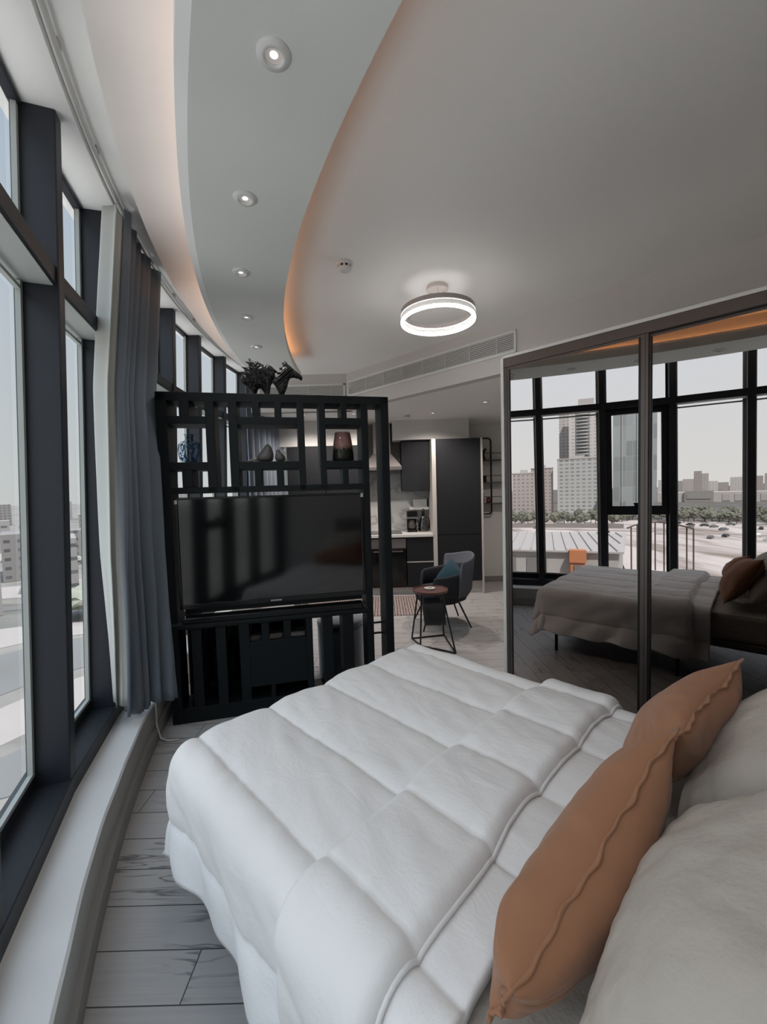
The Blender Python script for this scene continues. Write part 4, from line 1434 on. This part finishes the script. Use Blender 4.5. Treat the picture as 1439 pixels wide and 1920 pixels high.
bm = B((-0.05, 0.05, -0.045, 0.045, 0, 0.10))
tag(obj('black_cube', bm, M_black, None, (1.56, 6.46, 1.5855), bevel=0.004), 'small black cube box on the middle tray of the tube shelf', 'box')
def potted(label, x, z, pot, h):
    t = thing('potted_plant', label, 'plant', (x, 6.46, z))
    bm = bmesh.new(); lathe(bm, [(0, 0), (0.026, 0), (0.036, 0.07), (0.036, 0.078), (0.031, 0.078), (0.03, 0.065), (0, 0.065)], 20)
    obj('pot', bm, pot, t, smooth=True)
    bm = bmesh.new()
    for k in range(26):
        a = random.uniform(0, 2 * PI); r = random.uniform(0.01, 0.055); hh = random.uniform(0.5, 1) * h
        c = Vector((0.008 * math.cos(a), 0.008 * math.sin(a), 0.06)); e = Vector((r * math.cos(a), r * math.sin(a), 0.06 + hh))
        m_ = (c + e) / 2 + Vector((0, 0, 0.02)); w = Vector((-math.sin(a), math.cos(a), 0)) * 0.006
        v = [bm.verts.new(p_) for p_ in (c - w * 0.4, m_ - w, e, m_ + w, c + w * 0.4)]
        bm.faces.new(v)
    obj('foliage', bm, mat('leaf_dark', (0.02, 0.032, 0.02), 0.6), t)
potted('leafy dark plant in a black pot on the lowest tray of the tube shelf', 1.545, 1.2605, M_blackmetal, 0.15)
potted('tiny plant in a red clay pot on the lowest tray of the tube shelf', 1.645, 1.2605, mat('red_clay', (0.22, 0.055, 0.045), 0.7), 0.03)

# rug
M_rug = mat('rug_weave', (0.24, 0.19, 0.175), 0.95)
t_ = M_rug.node_tree; N, L = t_.nodes.new, t_.links.new
tcn = N('ShaderNodeTexCoord'); wv = N('ShaderNodeTexWave'); wv.inputs['Scale'].default_value = 9; wv.inputs['Distortion'].default_value = 3.0; wv.inputs['Detail Scale'].default_value = 3
L(tcn.outputs['Object'], wv.inputs['Vector'])
rr_ = N('ShaderNodeValToRGB'); rr_.color_ramp.elements[0].color = (0.10, 0.07, 0.065, 1); rr_.color_ramp.elements[1].color = (0.36, 0.30, 0.275, 1)
L(wv.outputs['Fac'], rr_.inputs[0]); L(rr_.outputs[0], t_.nodes['Principled BSDF'].inputs['Base Color'])
tag(obj('rug', B((-1.05, 0.62, 4.88, 5.78, 0.0, 0.009)), M_rug, bevel=0.003), 'brown and beige striped runner rug in front of the kitchen units', 'rug')

# ---- tub chair
CHX, CHY = 0.62, 4.56
ch = thing('tub_chair', 'grey wrap-around tub chair with thin black legs facing the side table', 'chair', (CHX, CHY, 0), R(8))
M_chair = mat('grey_wool', (0.085, 0.088, 0.105), 0.9, bump=(300, 0.2, 0.001))
M_chin = mat('charcoal_wool', (0.020, 0.022, 0.027), 0.95)
bm = bmesh.new()
lathe(bm, [(0, 0.26), (0.20, 0.26), (0.265, 0.29), (0.285, 0.34), (0.28, 0.385), (0.24, 0.41), (0, 0.415)], 40, wob=lambda f: 1.0 + 0.04 * math.cos(f * 4 * PI))
obj('seat', bm, M_chin, ch, smooth=True)
# shell: local +x side is the back
def shell(rad, thick, h_lo, h_hi, z0, a_span, lean=0.0):
    bm = bmesh.new()
    nA = 48
    rings = []
    for i in range(nA + 1):
        w = -1 + 2 * i / nA
        a = w * a_span
        k = max(0.0, 1 - abs(w)) ** 0.7
        top = h_lo + (h_hi - h_lo) * (0.5 + 0.5 * math.cos(min(abs(w) * 1.05, 1) * PI))
        endr = min(1.0, (1 - abs(w)) / 0.08)
        zt = z0 + (top - z0) * (0.55 + 0.45 * math.sqrt(max(0, 1 - (1 - endr) ** 2)))
        c, s_ = math.cos(a), math.sin(a)
        ri, ro = rad, rad + thick
        sec = []
        for (r_, z_) in ((ri, z0), (ri, zt - thick / 2), (ri + thick * 0.25, zt - 0.006), (ri + thick * 0.5, zt), (ro - thick * 0.25, zt - 0.006), (ro, zt - thick / 2), (ro - 0.0, z0 + 0.06), (ro - 0.03, z0)):
            r2 = r_ + lean * (z_ - z0)
            sec.append(bm.verts.new((r2 * c, r2 * s_, z_)))
        rings.append(sec)
    for A, Bq in zip(rings, rings[1:]):
        for j in range(8):
            bm.faces.new((A[j], A[(j + 1) % 8], Bq[(j + 1) % 8], Bq[j]))
    bm.faces.new(rings[0]); bm.faces.new(rings[-1][::-1])
    return bm
obj('arm_shell', shell(0.262, 0.045, 0.575, 0.66, 0.33, R(125), 0.06), M_chin, ch, smooth=True)
obj('backrest', shell(0.300, 0.030, 0.735, 0.79, 0.34, R(70), 0.10), M_chair, ch, smooth=True)
for a in (40, 140, 220, 320):
    bm = bmesh.new()
    ca, sa = math.cos(R(a)), math.sin(R(a))
    tube(bm, [(0.20 * ca, 0.20 * sa, 0.275), (0.345 * ca, 0.345 * sa, 0.0)], [0.011, 0.009], 8)
    obj('leg', bm, M_blackmetal, ch)
bm = bmesh.new()
tube(bm, [(0.20 * math.cos(R(a)), 0.20 * math.sin(R(a)), 0.268) for a in range(0, 360, 15)], 0.010, 6, closed=True)
obj('leg_ring', bm, M_blackmetal, ch)
# teal scatter cushion leaning in the chair
cu = thing('teal_cushion', 'dark teal cushion leaning in the grey tub chair', 'cushion', (0, 0, 0))
cu.matrix_world = Matrix.Translation((CHX + 0.015, CHY - 0.01, 0.425)) @ Matrix.Rotation(R(-48), 4, 'Z') @ Matrix.Rotation(R(-20), 4, 'X') @ Matrix.Rotation(R(35), 4, 'Y')
bm = bmesh.new()
for sgn in (1, -1):
    def f(u, v):
        p, q_ = math.sin((2 * u - 1) * PI / 2), math.sin((2 * v - 1) * PI / 2)
        return Vector((p * 0.145, sgn * 0.05 * (max(0, 1 - p * p) * max(0, 1 - q_ * q_)) ** 0.45, 0.145 + q_ * 0.145))
    grid(bm, 25, 25, f)
bmesh.ops.remove_doubles(bm, verts=bm.verts[:], dist=1e-4)
obj('cover', bm, mat('teal_velvet', (0.007, 0.042, 0.060), 0.8), cu, smooth=True)

# ---- side table
TX, TY = 0.428, 3.93
sd = thing('side_table', 'round dark red side table on a thin black wire frame by the tub chair', 'side table', (TX, TY, 0))
bm = bmesh.new(); lathe(bm, [(0, 0.522), (0.165, 0.522), (0.17, 0.53), (0.17, 0.545), (0.165, 0.545), (0.163, 0.536), (0, 0.536)], 40)
obj('table_top', bm, mat('oxblood_top', (0.10, 0.038, 0.032), 0.35), sd, smooth=False)
fx = [(-0.176, 0.165), (-0.109, -0.04), (0.193, -0.243), (0.156, 0.231)]
tp = [(-0.11, 0.09), (-0.09, -0.07), (0.10, -0.11), (0.11, 0.10)]
for (a, b_), (c, d2) in zip(fx, tp):
    bm = bmesh.new(); tube(bm, [(c, d2, 0.522), (a, b_, 0.008)], 0.008, 8)
    obj('leg', bm, M_blackmetal, sd)
bm = bmesh.new()
tube(bm, [(fx[0][0], fx[0][1], 0.008), (fx[3][0], fx[3][1], 0.008)], 0.008, 8); tube(bm, [(fx[3][0], fx[3][1], 0.008), (fx[2][0], fx[2][1], 0.008)], 0.008, 8)
tube(bm, [(fx[0][0], fx[0][1], 0.008), (fx[1][0], fx[1][1], 0.008)], 0.008, 8)
tube(bm, [(fx[1][0], fx[1][1], 0.008), (fx[2][0], fx[2][1], 0.008)], 0.008, 8)
obj('base_frame', bm, M_blackmetal, sd)
bm = bmesh.new()
def f(u, v):
    z = 0.44 - 0.24 * math.sin(v * PI) ** 0.6
    return Vector((-0.075 + 0.20 * u + 0.012 * math.sin(v * PI), -0.03 + 0.10 * (2 * v - 1), z))
grid(bm, 8, 20, f)
obj('magazine_sling', bm, mat('sling_leather', (0.018, 0.020, 0.022), 0.6), sd, smooth=True, solid=0.006)
cl = thing('coaster_stack', 'pale round card coaster lying on the red side table', 'coaster', (TX + 0.0, TY + 0.04, 0.5365))
bm = bmesh.new(); lathe(bm, [(0, 0), (0.05, 0), (0.056, 0.006), (0.056, 0.010), (0, 0.010)], 10)
obj('card', bm, mat('coaster_card', (0.45, 0.45, 0.42), 0.6), cl)
obj('printed_mark', B((-0.02, 0.02, -0.008, 0.008, 0.0101, 0.0112)), M_blackmetal, cl)

# ================================================================== outside
H0 = -29.0
def az_pt(az, d, z=H0):
    return Vector((math.sin(R(az)) * d, math.cos(R(az)) * d, z))
def ground_mat(name, c1, c2, sc, c3=None, stretch=(1, 1, 1)):
    m = bpy.data.materials.new(name)
    m.use_nodes = True
    t = m.node_tree
    N, L = t.nodes.new, t.links.new
    b = t.nodes['Principled BSDF']
    tcn = N('ShaderNodeTexCoord')
    mp = N('ShaderNodeMapping'); mp.inputs['Scale'].default_value = stretch
    n = N('ShaderNodeTexNoise'); n.inputs['Scale'].default_value = sc; n.inputs['Detail'].default_value = 9; n.inputs['Distortion'].default_value = 0.8
    L(tcn.outputs['Object'], mp.inputs[0]); L(mp.outputs[0], n.inputs['Vector'])
    r = N('ShaderNodeValToRGB')
    e = r.color_ramp.elements
    e[0].position = 0.36; e[0].color = (*c1, 1)
    e[1].position = 0.50; e[1].color = (*c2, 1)
    if c3:
        k = e.new(0.62); k.color = (*c3, 1)
    L(n.outputs['Fac'], r.inputs[0]); L(r.outputs[0], b.inputs['Base Color'])
    b.inputs['Roughness'].default_value = 0.95
    b.inputs['Specular IOR Level'].default_value = 0.1
    return m
M_land = ground_mat('city_land', (0.10, 0.10, 0.095), (0.17, 0.16, 0.15), 0.012, (0.13, 0.13, 0.12), (1, 2.2, 1))
M_sand = ground_mat('pale_sand', (0.26, 0.215, 0.19), (0.50, 0.455, 0.435), 0.018, (0.57, 0.52, 0.50), (1, 3, 1))
bm = bmesh.new()
vs = [bm.verts.new((3500 * math.cos(2 * PI * k / 48), 3500 * math.sin(2 * PI * k / 48), H0 - 0.1)) for k in range(48)]
bm.faces.new(vs)
o = tag(obj('city_ground', bm, M_land), 'flat hazy city ground far below the windows', 'ground'); o['kind'] = 'structure'
bm = bmesh.new()
prism(bm, [tuple(az_pt(a, 12)[:2]) for a in (-170, -120, -84)][::-1] + [tuple(az_pt(a, d)[:2]) for a, d in ((-84, 300), (-95, 380), (-108, 400), (-120, 400), (-130, 395), (-140, 400), (-170, 400))][::1], H0 - 0.1, H0 + 0.05)
o = tag(obj('sand_lot', bm, M_sand), 'wide pale sandy lot beyond the windows, seen in the mirror', 'sand'); o['kind'] = 'structure'
bm = bmesh.new()
prism(bm, [tuple(az_pt(a, d)[:2]) for a, d in ((-112, 306), (-126, 300), (-140, 300), (-140, 308), (-126, 308), (-112, 314))], H0 + 0.05, H0 + 0.12)
o = tag(obj('dirt_track', bm, mat('dirt_track', (0.30, 0.265, 0.25), 0.95)), 'darker dirt track crossing the sandy lot', 'track'); o['kind'] = 'structure'
# roads and yards on the left side
M_road = mat('road_grey', (0.115, 0.115, 0.115), 0.9)
M_yard = mat('pale_yard', (0.235, 0.215, 0.205), 0.95, noise_mix=(0.2, (0.19, 0.17, 0.165), 0.6))
for k, (d0, d1, m_) in enumerate(((38, 56, M_yard), (60, 70, M_road), (73, 84, M_yard), (88, 108, M_road), (112, 128, M_yard), (150, 160, M_road), (176, 205, M_yard), (250, 262, M_road), (300, 350, M_yard))):
    bm = bmesh.new()
    prism(bm, [tuple(az_pt(a, d0 * (1 + 0.05 * math.sin(a * 0.21 + k)))[:2]) for a in range(-80, -8, 4)] + [tuple(az_pt(a, d1 * (1 + 0.05 * math.sin(a * 0.21 + k + 0.6)))[:2]) for a in range(-12, -84, -4)], H0 - 0.1, H0 + 0.02 + 0.004 * k)
    o = obj('road' if m_ is M_road else 'yard', bm, m_); o['kind'] = 'structure'

bm = bmesh.new()
prism(bm, [tuple(az_pt(a, 31)[:2]) for a in range(-200, 0, 10)][::-1] + [(2, 0)], H0 - 0.1, H0 + 0.6)
o = tag(obj('bounce_slab', bm, mat('bounce_white', (0.80, 0.78, 0.75), 0.9)), 'unseen white slab right below the windows, added to bounce sunlight inside', 'reflector'); o['kind'] = 'structure'  # unseen slab added to throw sunlight up onto the ceiling
def facade(name, wall, win, wx, wz, mort, rough=0.5):
    if name in MATS: return MATS[name]
    m = bpy.data.materials.new(name)
    m.use_nodes = True
    t = m.node_tree
    N, L = t.nodes.new, t.links.new
    b = t.nodes['Principled BSDF']
    tcn = N('ShaderNodeTexCoord'); sx = N('ShaderNodeSeparateXYZ'); L(tcn.outputs['Object'], sx.inputs[0])
    ad = N('ShaderNodeMath'); ad.operation = 'ADD'; L(sx.outputs[0], ad.inputs[0]); L(sx.outputs[1], ad.inputs[1])
    cb = N('ShaderNodeCombineXYZ'); L(ad.outputs[0], cb.inputs[0]); L(sx.outputs[2], cb.inputs[1])
    br = N('ShaderNodeTexBrick'); br.offset = 0.0
    br.inputs['Scale'].default_value = 1.0
    br.inputs['Brick Width'].default_value = wx
    br.inputs['Row Height'].default_value = wz
    br.inputs['Mortar Size'].default_value = mort
    br.inputs['Mortar Smooth'].default_value = 0.0
    br.inputs['Color1'].default_value = (*win, 1)
    br.inputs['Color2'].default_value = (*[c * 1.5 for c in win], 1)
    br.inputs['Mortar'].default_value = (*wall, 1)
    L(cb.outputs[0], br.inputs['Vector'])
    L(br.outputs['Color'], b.inputs['Base Color'])
    b.inputs['Roughness'].default_value = rough
    MATS[name] = m
    return m
F_pale = facade('facade_pale', (0.56, 0.53, 0.51), (0.24, 0.24, 0.245), 4.2, 3.4, 1.15)
F_rose = facade('facade_rose', (0.47, 0.425, 0.405), (0.21, 0.20, 0.20), 3.6, 3.2, 0.95)
F_white = facade('facade_white', (0.68, 0.66, 0.645), (0.28, 0.28, 0.285), 5.0, 3.4, 1.3)
F_band = facade('facade_band', (0.36, 0.36, 0.35), (0.10, 0.115, 0.12), 200.0, 3.3, 0.75)
F_glass = facade('facade_glass', (0.42, 0.45, 0.45), (0.29, 0.32, 0.325), 5.2, 14.0, 0.22, 0.2)
BLOCKS = []
M_roof = mat('flat_roof', (0.50, 0.48, 0.465), 0.9)
def building(label, a0, a1, d, top, m, depth=24, name='building', group=None, z0=H0, crown=True, dz=0.0):
    """a0,a1 azimuth edges seen from the flat; top = height tangent at distance d"""
    am = (a0 + a1) / 2
    w = d * math.radians(abs(a1 - a0))
    z1 = 1.5 + top * d
    c = az_pt(am, d + depth / 2, z0)
    t = thing(name, label, 'building', c, -R(am), group)
    BLOCKS.append(((Matrix.Translation((c.x, c.y, 0)) @ Matrix.Rotation(-R(am), 4, 'Z')).inverted(), w / 2, depth / 2))
    obj('block', B((-w / 2, w / 2, -depth / 2, depth / 2, 0, z1 - z0)), m, t)
    if crown:
        obj('parapet', B((-w / 2 - 0.3, w / 2 + 0.3, -depth / 2 - 0.3, depth / 2 + 0.3, z1 - z0, z1 - z0 + 0.9)), M_roof, t)
        obj('roof_plant_room', B((-w * 0.18, w * 0.15, -depth * 0.2, depth * 0.2, z1 - z0 + 0.9, z1 - z0 + 3.6)), M_roof, t)
    return t
# towers seen in the mirror
tw = building('tallest pale high-rise with stacked curved balconies, seen in the mirror', -116.0, -119.6, 455, 0.172, F_white, 26, 'high_rise')
w_ = 455 * R(3.6)
bm = bmesh.new()
for k in range(31):
    z = 8 + k * 3.3
    pts = [(w_ * 0.02 + w_ * 0.42 * i / 8 - w_ * 0.25 * 0, -13 - 2.6 * math.sin(PI * i / 8)) for i in range(9)]
    prism(bm, [(p_[0] - w_ * 0.16, p_[1]) for p_ in pts], z, z + 1.0)
obj('balconies', bm, mat('balcony_slab', (0.60, 0.58, 0.57), 0.8), tw)
obj('balcony_recess', B((-w_ * 0.15, w_ * 0.29, -13.3, -12.9, 6, 109)), mat('recess_glass', (0.22, 0.24, 0.245), 0.3), tw)
obj('penthouse', B((-w_ * 0.3, w_ * 0.2, -6, 6, 108, 117)), M_roof, tw)
building('slim pale slab tower joined to the left of the tallest high-rise', -114.9, -116.1, 490, 0.160, F_pale, 14, 'high_rise')
building('mid-height office block with green glass bays in front of the tall towers', -114.6, -119.3, 404, 0.058, facade('facade_mix', (0.50, 0.51, 0.50), (0.22, 0.25, 0.255), 4.6, 3.4, 0.9), 22, 'office_block')
gt = building('large blue-green glass tower seen through the opening sash in the mirror', -120.9, -125.4, 440, 0.158, F_glass, 34, 'glass_tower')
obj('white_fin', B((-8.5, -7.6, -17.8, -16.9, 0, 97), (-2.6, -1.9, -17.8, -16.9, 0, 97), (9.5, 10.2, -17.8, -16.9, 0, 97)), mat('fin_white', (0.52, 0.52, 0.51), 0.5), gt)
building('broad rose-grey apartment block at the left of the mirrored skyline', -109.0, -111.9, 372, 0.030, F_rose, 26, 'apartment_block')
building('rose-grey apartment block with a higher roof next to the mirrored left edge', -111.4, -114.1, 412, 0.040, F_rose, 26, 'apartment_block')
building('low white office building at the foot of the tall towers', -119.6, -120.7, 392, -0.020, F_white, 14, 'office_block')
building('pale tower farther left in the mirrored skyline behind the apartment blocks', -107.0, -108.8, 430, 0.05, F_pale, 20, 'apartment_block')
# far skyline
sk = [(-126.6, -127.9, 0.003, F_rose), (-127.9, -128.9, 0.006, F_pale), (-128.9, -129.6, 0.021, F_rose), (-129.6, -130.2, 0.016, F_pale), (-129.9, -131.0, 0.001, F_white),
      (-131.0, -131.9, -0.002, F_rose), (-132.0, -133.6, 0.007, F_white), (-133.8, -134.6, 0.008, F_rose), (-134.7, -136.5, 0.012, F_pale), (-136.8, -138.5, 0.018, F_rose),
      (-125.6, -126.5, 0.006, F_white), (-138.7, -141, 0.008, F_pale), (-128.0, -130.8, -0.006, F_pale), (-133.0, -136.0, -0.006, F_rose), (-121.2, -123.8, -0.015, F_white), (-124.0, -125.6, -0.012, F_pale)]
for k, (a, b_, h_, m_) in enumerate(sk):
    building('hazy mid-rise block in the distant mirrored skyline beyond the mall', a, b_, 960 + 45 * k, h_, m_, 30, 'distant_block', 'distant skyline blocks', crown=False)
# mall
ml = thing('shopping_mall', 'long low pale mall with framed bays behind the trees in the mirror', 'building', az_pt(-131.0, 800), R(131.0))
obj('hall', B((-75, 75, -20, 20, 0, 15)), mat('mall_wall', (0.58, 0.56, 0.54), 0.8), ml)
obj('entrance_canopy', B((5, 40, -23, -19, 0, 17)), mat('mall_grey', (0.36, 0.35, 0.34), 0.8), ml)
for k in range(5):
    obj('bay', B((-70 + k * 14, -61 + k * 14, -20.6, -20, 2, 12)), mat('mall_bay', (0.52, 0.5, 0.49), 0.8), ml)
obj('fretwork', B((8, 37, -23.6, -23, 5, 12)), mat('fretwork_white', (0.5, 0.48, 0.46), 0.8, noise_mix=(0.8, (0.25, 0.24, 0.23), 1.0)), ml)

# warehouse with a ribbed roof and yard
wh = thing('warehouse', 'white ribbed-roof warehouse below the windows, seen in the mirror', 'building', az_pt(-113.5, 118, H0), R(113.5))
bm = bmesh.new()
prism(bm, [(-13, -18), (24, -18), (24, 22), (-20, 22)], 0, 15.0)
obj('walls', bm, mat('warehouse_wall', (0.42, 0.41, 0.395), 0.8), wh)
bm = bmesh.new()
prism(bm, [(-14, -19), (25, -19), (25, 23), (-21, 23)], 15.0, 15.4)
for k in range(17):
    x0 = 23.5 - 2.6 * k
    ya = -18.5 if x0 > -13 else -18.5 + (-13 - x0) * 5.7
    if ya < 20:
        box(bm, x0, x0 + 0.22, ya, 22, 15.4, 15.75)
obj('ribbed_roof', bm, mat('roof_white', (0.44, 0.42, 0.41), 0.7), wh)
for k in range(3):
    obj('shutter', B((2 + 7 * k, 6.5 + 7 * k, -18.3, -18.0, 8.5, 13.5)), mat('shutter_grey', (0.20, 0.195, 0.19), 0.7), wh)
obj('orange_gate_tower', B((-6.0, -3.0, -20.6, -18.4, 0, 13.0), (-6.3, -2.8, -20.9, -18.4, 13.0, 15.8)), mat('orange_paint', (0.50, 0.20, 0.09), 0.7), wh)
obj('gate_opening', B((-5.2, -3.8, -20.95, -20.62, 6.0, 12.5)), mat('gate_dark', (0.20, 0.17, 0.16), 0.7), wh)
# site fences
for k, (a0_, a1_, d0_, lab) in enumerate(((-106, -120.2, 235, 'near grey site fence'), (-107, -122, 318, 'far grey site fence'))):
    bm = bmesh.new()
    pts = [az_pt(a0_ + (a1_ - a0_) * i / 30, d0_ * (1 + 0.01 * i / 30)) for i in range(31)]
    for p0_, p1_ in zip(pts, pts[1:]):
        vq = [bm.verts.new(p_) for p_ in (p0_, p1_, p1_ + Vector((0, 0, 3.2)), p0_ + Vector((0, 0, 3.2)))]
        bm.faces.new(vq)
    tag(obj('site_fence', bm, mat('fence_grey', (0.27, 0.25, 0.24), 0.8), solid=0.2), lab + (' between the warehouse and the sandy lot' if k == 0 else ' in front of the tree belt'), 'fence')
# terrace railing just below
rl = thing('terrace_railing', 'curved rusty-brown terrace railing outside, seen in the mirror above the bed', 'railing', (0, 0, 0))
bm = bmesh.new()
arc = [az_pt(-113.5 - 10.6 * i / 24, 8.0 + 0.9 * math.sin(PI * i / 24), 1.5 - 1.12 - 0.1 + 0.09 * math.sin(PI * i / 24)) for i in range(25)]
tube(bm, arc, 0.022, 6)
obj('top_rail', bm, mat('rail_brown', (0.14, 0.095, 0.075), 0.6), rl)
for i in (2, 5, 8, 10, 12, 15, 16, 19, 22, 24):
    bm = bmesh.new()
    p_ = arc[i]
    tube(bm, [p_, p_ + Vector((0.02, 0.0, -1.4))], 0.020, 6)
    obj('post', bm, MATS['rail_brown'], rl)
bm = bmesh.new()
prism(bm, [tuple(az_pt(a, 8.3 if abs(a + 118) > 4 else 9.2)[:2]) for a in range(-112, -127, -2)] + [tuple(az_pt(a, 5.0)[:2]) for a in (-126, -119, -112)], -1.3, -1.1)
obj('terrace_slab', bm, mat('terrace_concrete', (0.35, 0.33, 0.31), 0.9), rl)

# trees: a few crown shapes, copied along the belt
crowns = []
for s_ in range(4):
    bm = bmesh.new()
    bmesh.ops.create_icosphere(bm, subdivisions=3, radius=1.0)
    for v in bm.verts:
        n_ = v.co.normalized()
        k = 1 + 0.35 * noise.noise(n_ * 2.2 + Vector((s_ * 9, 0, 0))) + 0.28 * noise.noise(n_ * 6.5 + Vector((0, s_ * 5, 0)))
        v.co = n_ * k
        v.co.z *= 0.75
    me = bpy.data.meshes.new('crown'); bm.to_mesh(me); bm.free()
    me.materials.append(mat('dusty_leaves', (0.23, 0.235, 0.195), 0.95, noise_mix=(1.8, (0.12, 0.125, 0.095), 1.0)))
    crowns.append(me)
bm = bmesh.new(); tube(bm, [(0, 0, 0), (0, 0, 1)], 0.06, 6)
trunk = bpy.data.meshes.new('trunk'); bm.to_mesh(trunk); bm.free(); trunk.materials.append(mat('trunk_brown', (0.10, 0.08, 0.07), 0.9))
PLACED = []
def clear(a, d, r):
    p_ = az_pt(a, d)
    for q_, rq_ in PLACED:
        if (p_.xy - q_).length < r + rq_:
            return False
    PLACED.append((p_.xy.copy(), r))
    return True
def clear_of_blocks(a, d, r):
    p_ = az_pt(a, d)
    for M_, w_, dd_ in BLOCKS:
        l_ = M_ @ Vector((p_.x, p_.y, 0))
        if abs(l_.x) < w_ + r and abs(l_.y) < dd_ + r:
            return False
    return True
def tree(a, d, h, r, label, group):
    if not clear_of_blocks(a, d, r * 1.5) or not clear(a, d, r * 1.25):
        return
    t = thing('tree', label, 'tree', az_pt(a, d, H0 - 0.05), random.uniform(0, 6), group)
    o = bpy.data.objects.new('crown', random.choice(crowns)); COL.objects.link(o); o.parent = t
    o.location = (0, 0, h * 0.62); o.scale = (r, r, h * 0.42)
    o = bpy.data.objects.new('trunk', trunk); COL.objects.link(o); o.parent = t; o.scale = (4, 4, h * 0.5)
for k in range(620):
    a = -106 - 36 * (k * 0.618 % 1.0)
    d = random.uniform(330, 364) if a > -121 else random.uniform(378, 470)
    tree(a, d, random.uniform(8, 13) if a > -121 else random.uniform(7, 11), random.uniform(2.8, 3.8), 'dusty green tree in the belt beyond the sandy lot, seen in the mirror', 'trees beyond the sandy lot')
# parked cars
def car_mesh(c, nm):
    bm = bmesh.new()
    box(bm, -2.1, 2.1, -0.85, 0.85, 0.35, 0.9)
    v = box(bm, -1.2, 1.4, -0.78, 0.78, 0.9, 1.42)
    for q_ in v[4:]:
        q_.co.x *= 0.72; q_.co.y *= 0.86
    for x in (-1.3, 1.3):
        for y in (-0.86, 0.76):
            bq = []
            for k in range(10):
                bq.append((x + 0.33 * math.cos(2 * PI * k / 10), 0.33 + 0.33 * math.sin(2 * PI * k / 10)))
            A = [bm.verts.new((p_[0], y, p_[1])) for p_ in bq]; C3 = [bm.verts.new((p_[0], y + 0.1, p_[1])) for p_ in bq]
            bm.faces.new(A); bm.faces.new(C3[::-1])
            for k in range(10): bm.faces.new((A[k], A[(k + 1) % 10], C3[(k + 1) % 10], C3[k]))
    bmesh.ops.recalc_face_normals(bm, faces=bm.faces[:])
    me = bpy.data.meshes.new('car'); bm.to_mesh(me); bm.free(); me.materials.append(mat('car_' + nm, c, 0.3)); return me
cars = [car_mesh((0.05, 0.05, 0.055), 'dark'), car_mesh((0.5, 0.5, 0.5), 'white'), car_mesh((0.16, 0.16, 0.17), 'grey')]
for k in range(64):
    a = random.uniform(-125.2, -140) if k < 52 else random.uniform(-110, -125)
    d = random.uniform(330, 385) if k % 5 else random.uniform(270, 330)
    if not clear_of_blocks(a, d, 5) or not clear(a, d, 3.6):
        continue
    me = random.choice(cars)
    o = bpy.data.objects.new('parked_car', me); COL.objects.link(o)
    o.location = az_pt(a, d, H0 + 0.06); o.rotation_euler = (0, 0, random.uniform(0, 3)); o.scale = (1.25, 1.25, 1.25)
    tag(o, 'small car parked on the far side of the sandy lot', 'car', 'cars parked on the sandy lot')
# left side buildings
lb = [(-52, -46, 95, -0.19), (-46.5, -43.2, 150, -0.085), (-43, -41, 210, -0.06), (-44.5, -42.2, 330, -0.035), (-41.5, -39.5, 270, -0.045), (-39.4, -36.8, 170, -0.075), (-38.2, -36, 240, -0.06), (-41, -38, 480, -0.022), (-36.5, -34, 360, -0.03),
      (-48, -45, 520, -0.012), (-34, -30, 300, -0.03), (-30, -26, 420, -0.02), (-26, -22, 340, -0.03), (-22, -17, 500, -0.012), (-44, -42, 700, -0.006), (-39, -37, 820, -0.004), (-33, -31, 760, -0.002), (-27, -24.5, 880, 0.004), (-20, -18, 700, 0.006), (-16, -13, 600, 0.0), (-13, -9, 750, 0.002)]
F_l1 = facade('facade_left_a', (0.15, 0.14, 0.135), (0.05, 0.05, 0.052), 4.0, 3.4, 1.1)
F_l2 = facade('facade_left_b', (0.19, 0.18, 0.175), (0.06, 0.06, 0.062), 6.0, 4.4, 1.6)
for k, (a, b_, d, h_) in enumerate(lb):
    building('low flat-roofed city building beyond the left windows', a, b_, d, h_, (F_l1, F_l2)[k % 2], 14 + (k % 3) * 5, 'low_building', 'low buildings beyond the left windows', crown=False)
for k in range(46):
    a = random.uniform(-52, -10)
    d = random.uniform(130, 520)
    tree(a, d, random.uniform(5, 9), random.uniform(4, 8), 'dusty green tree among the low buildings beyond the left windows', 'trees beyond the left windows')
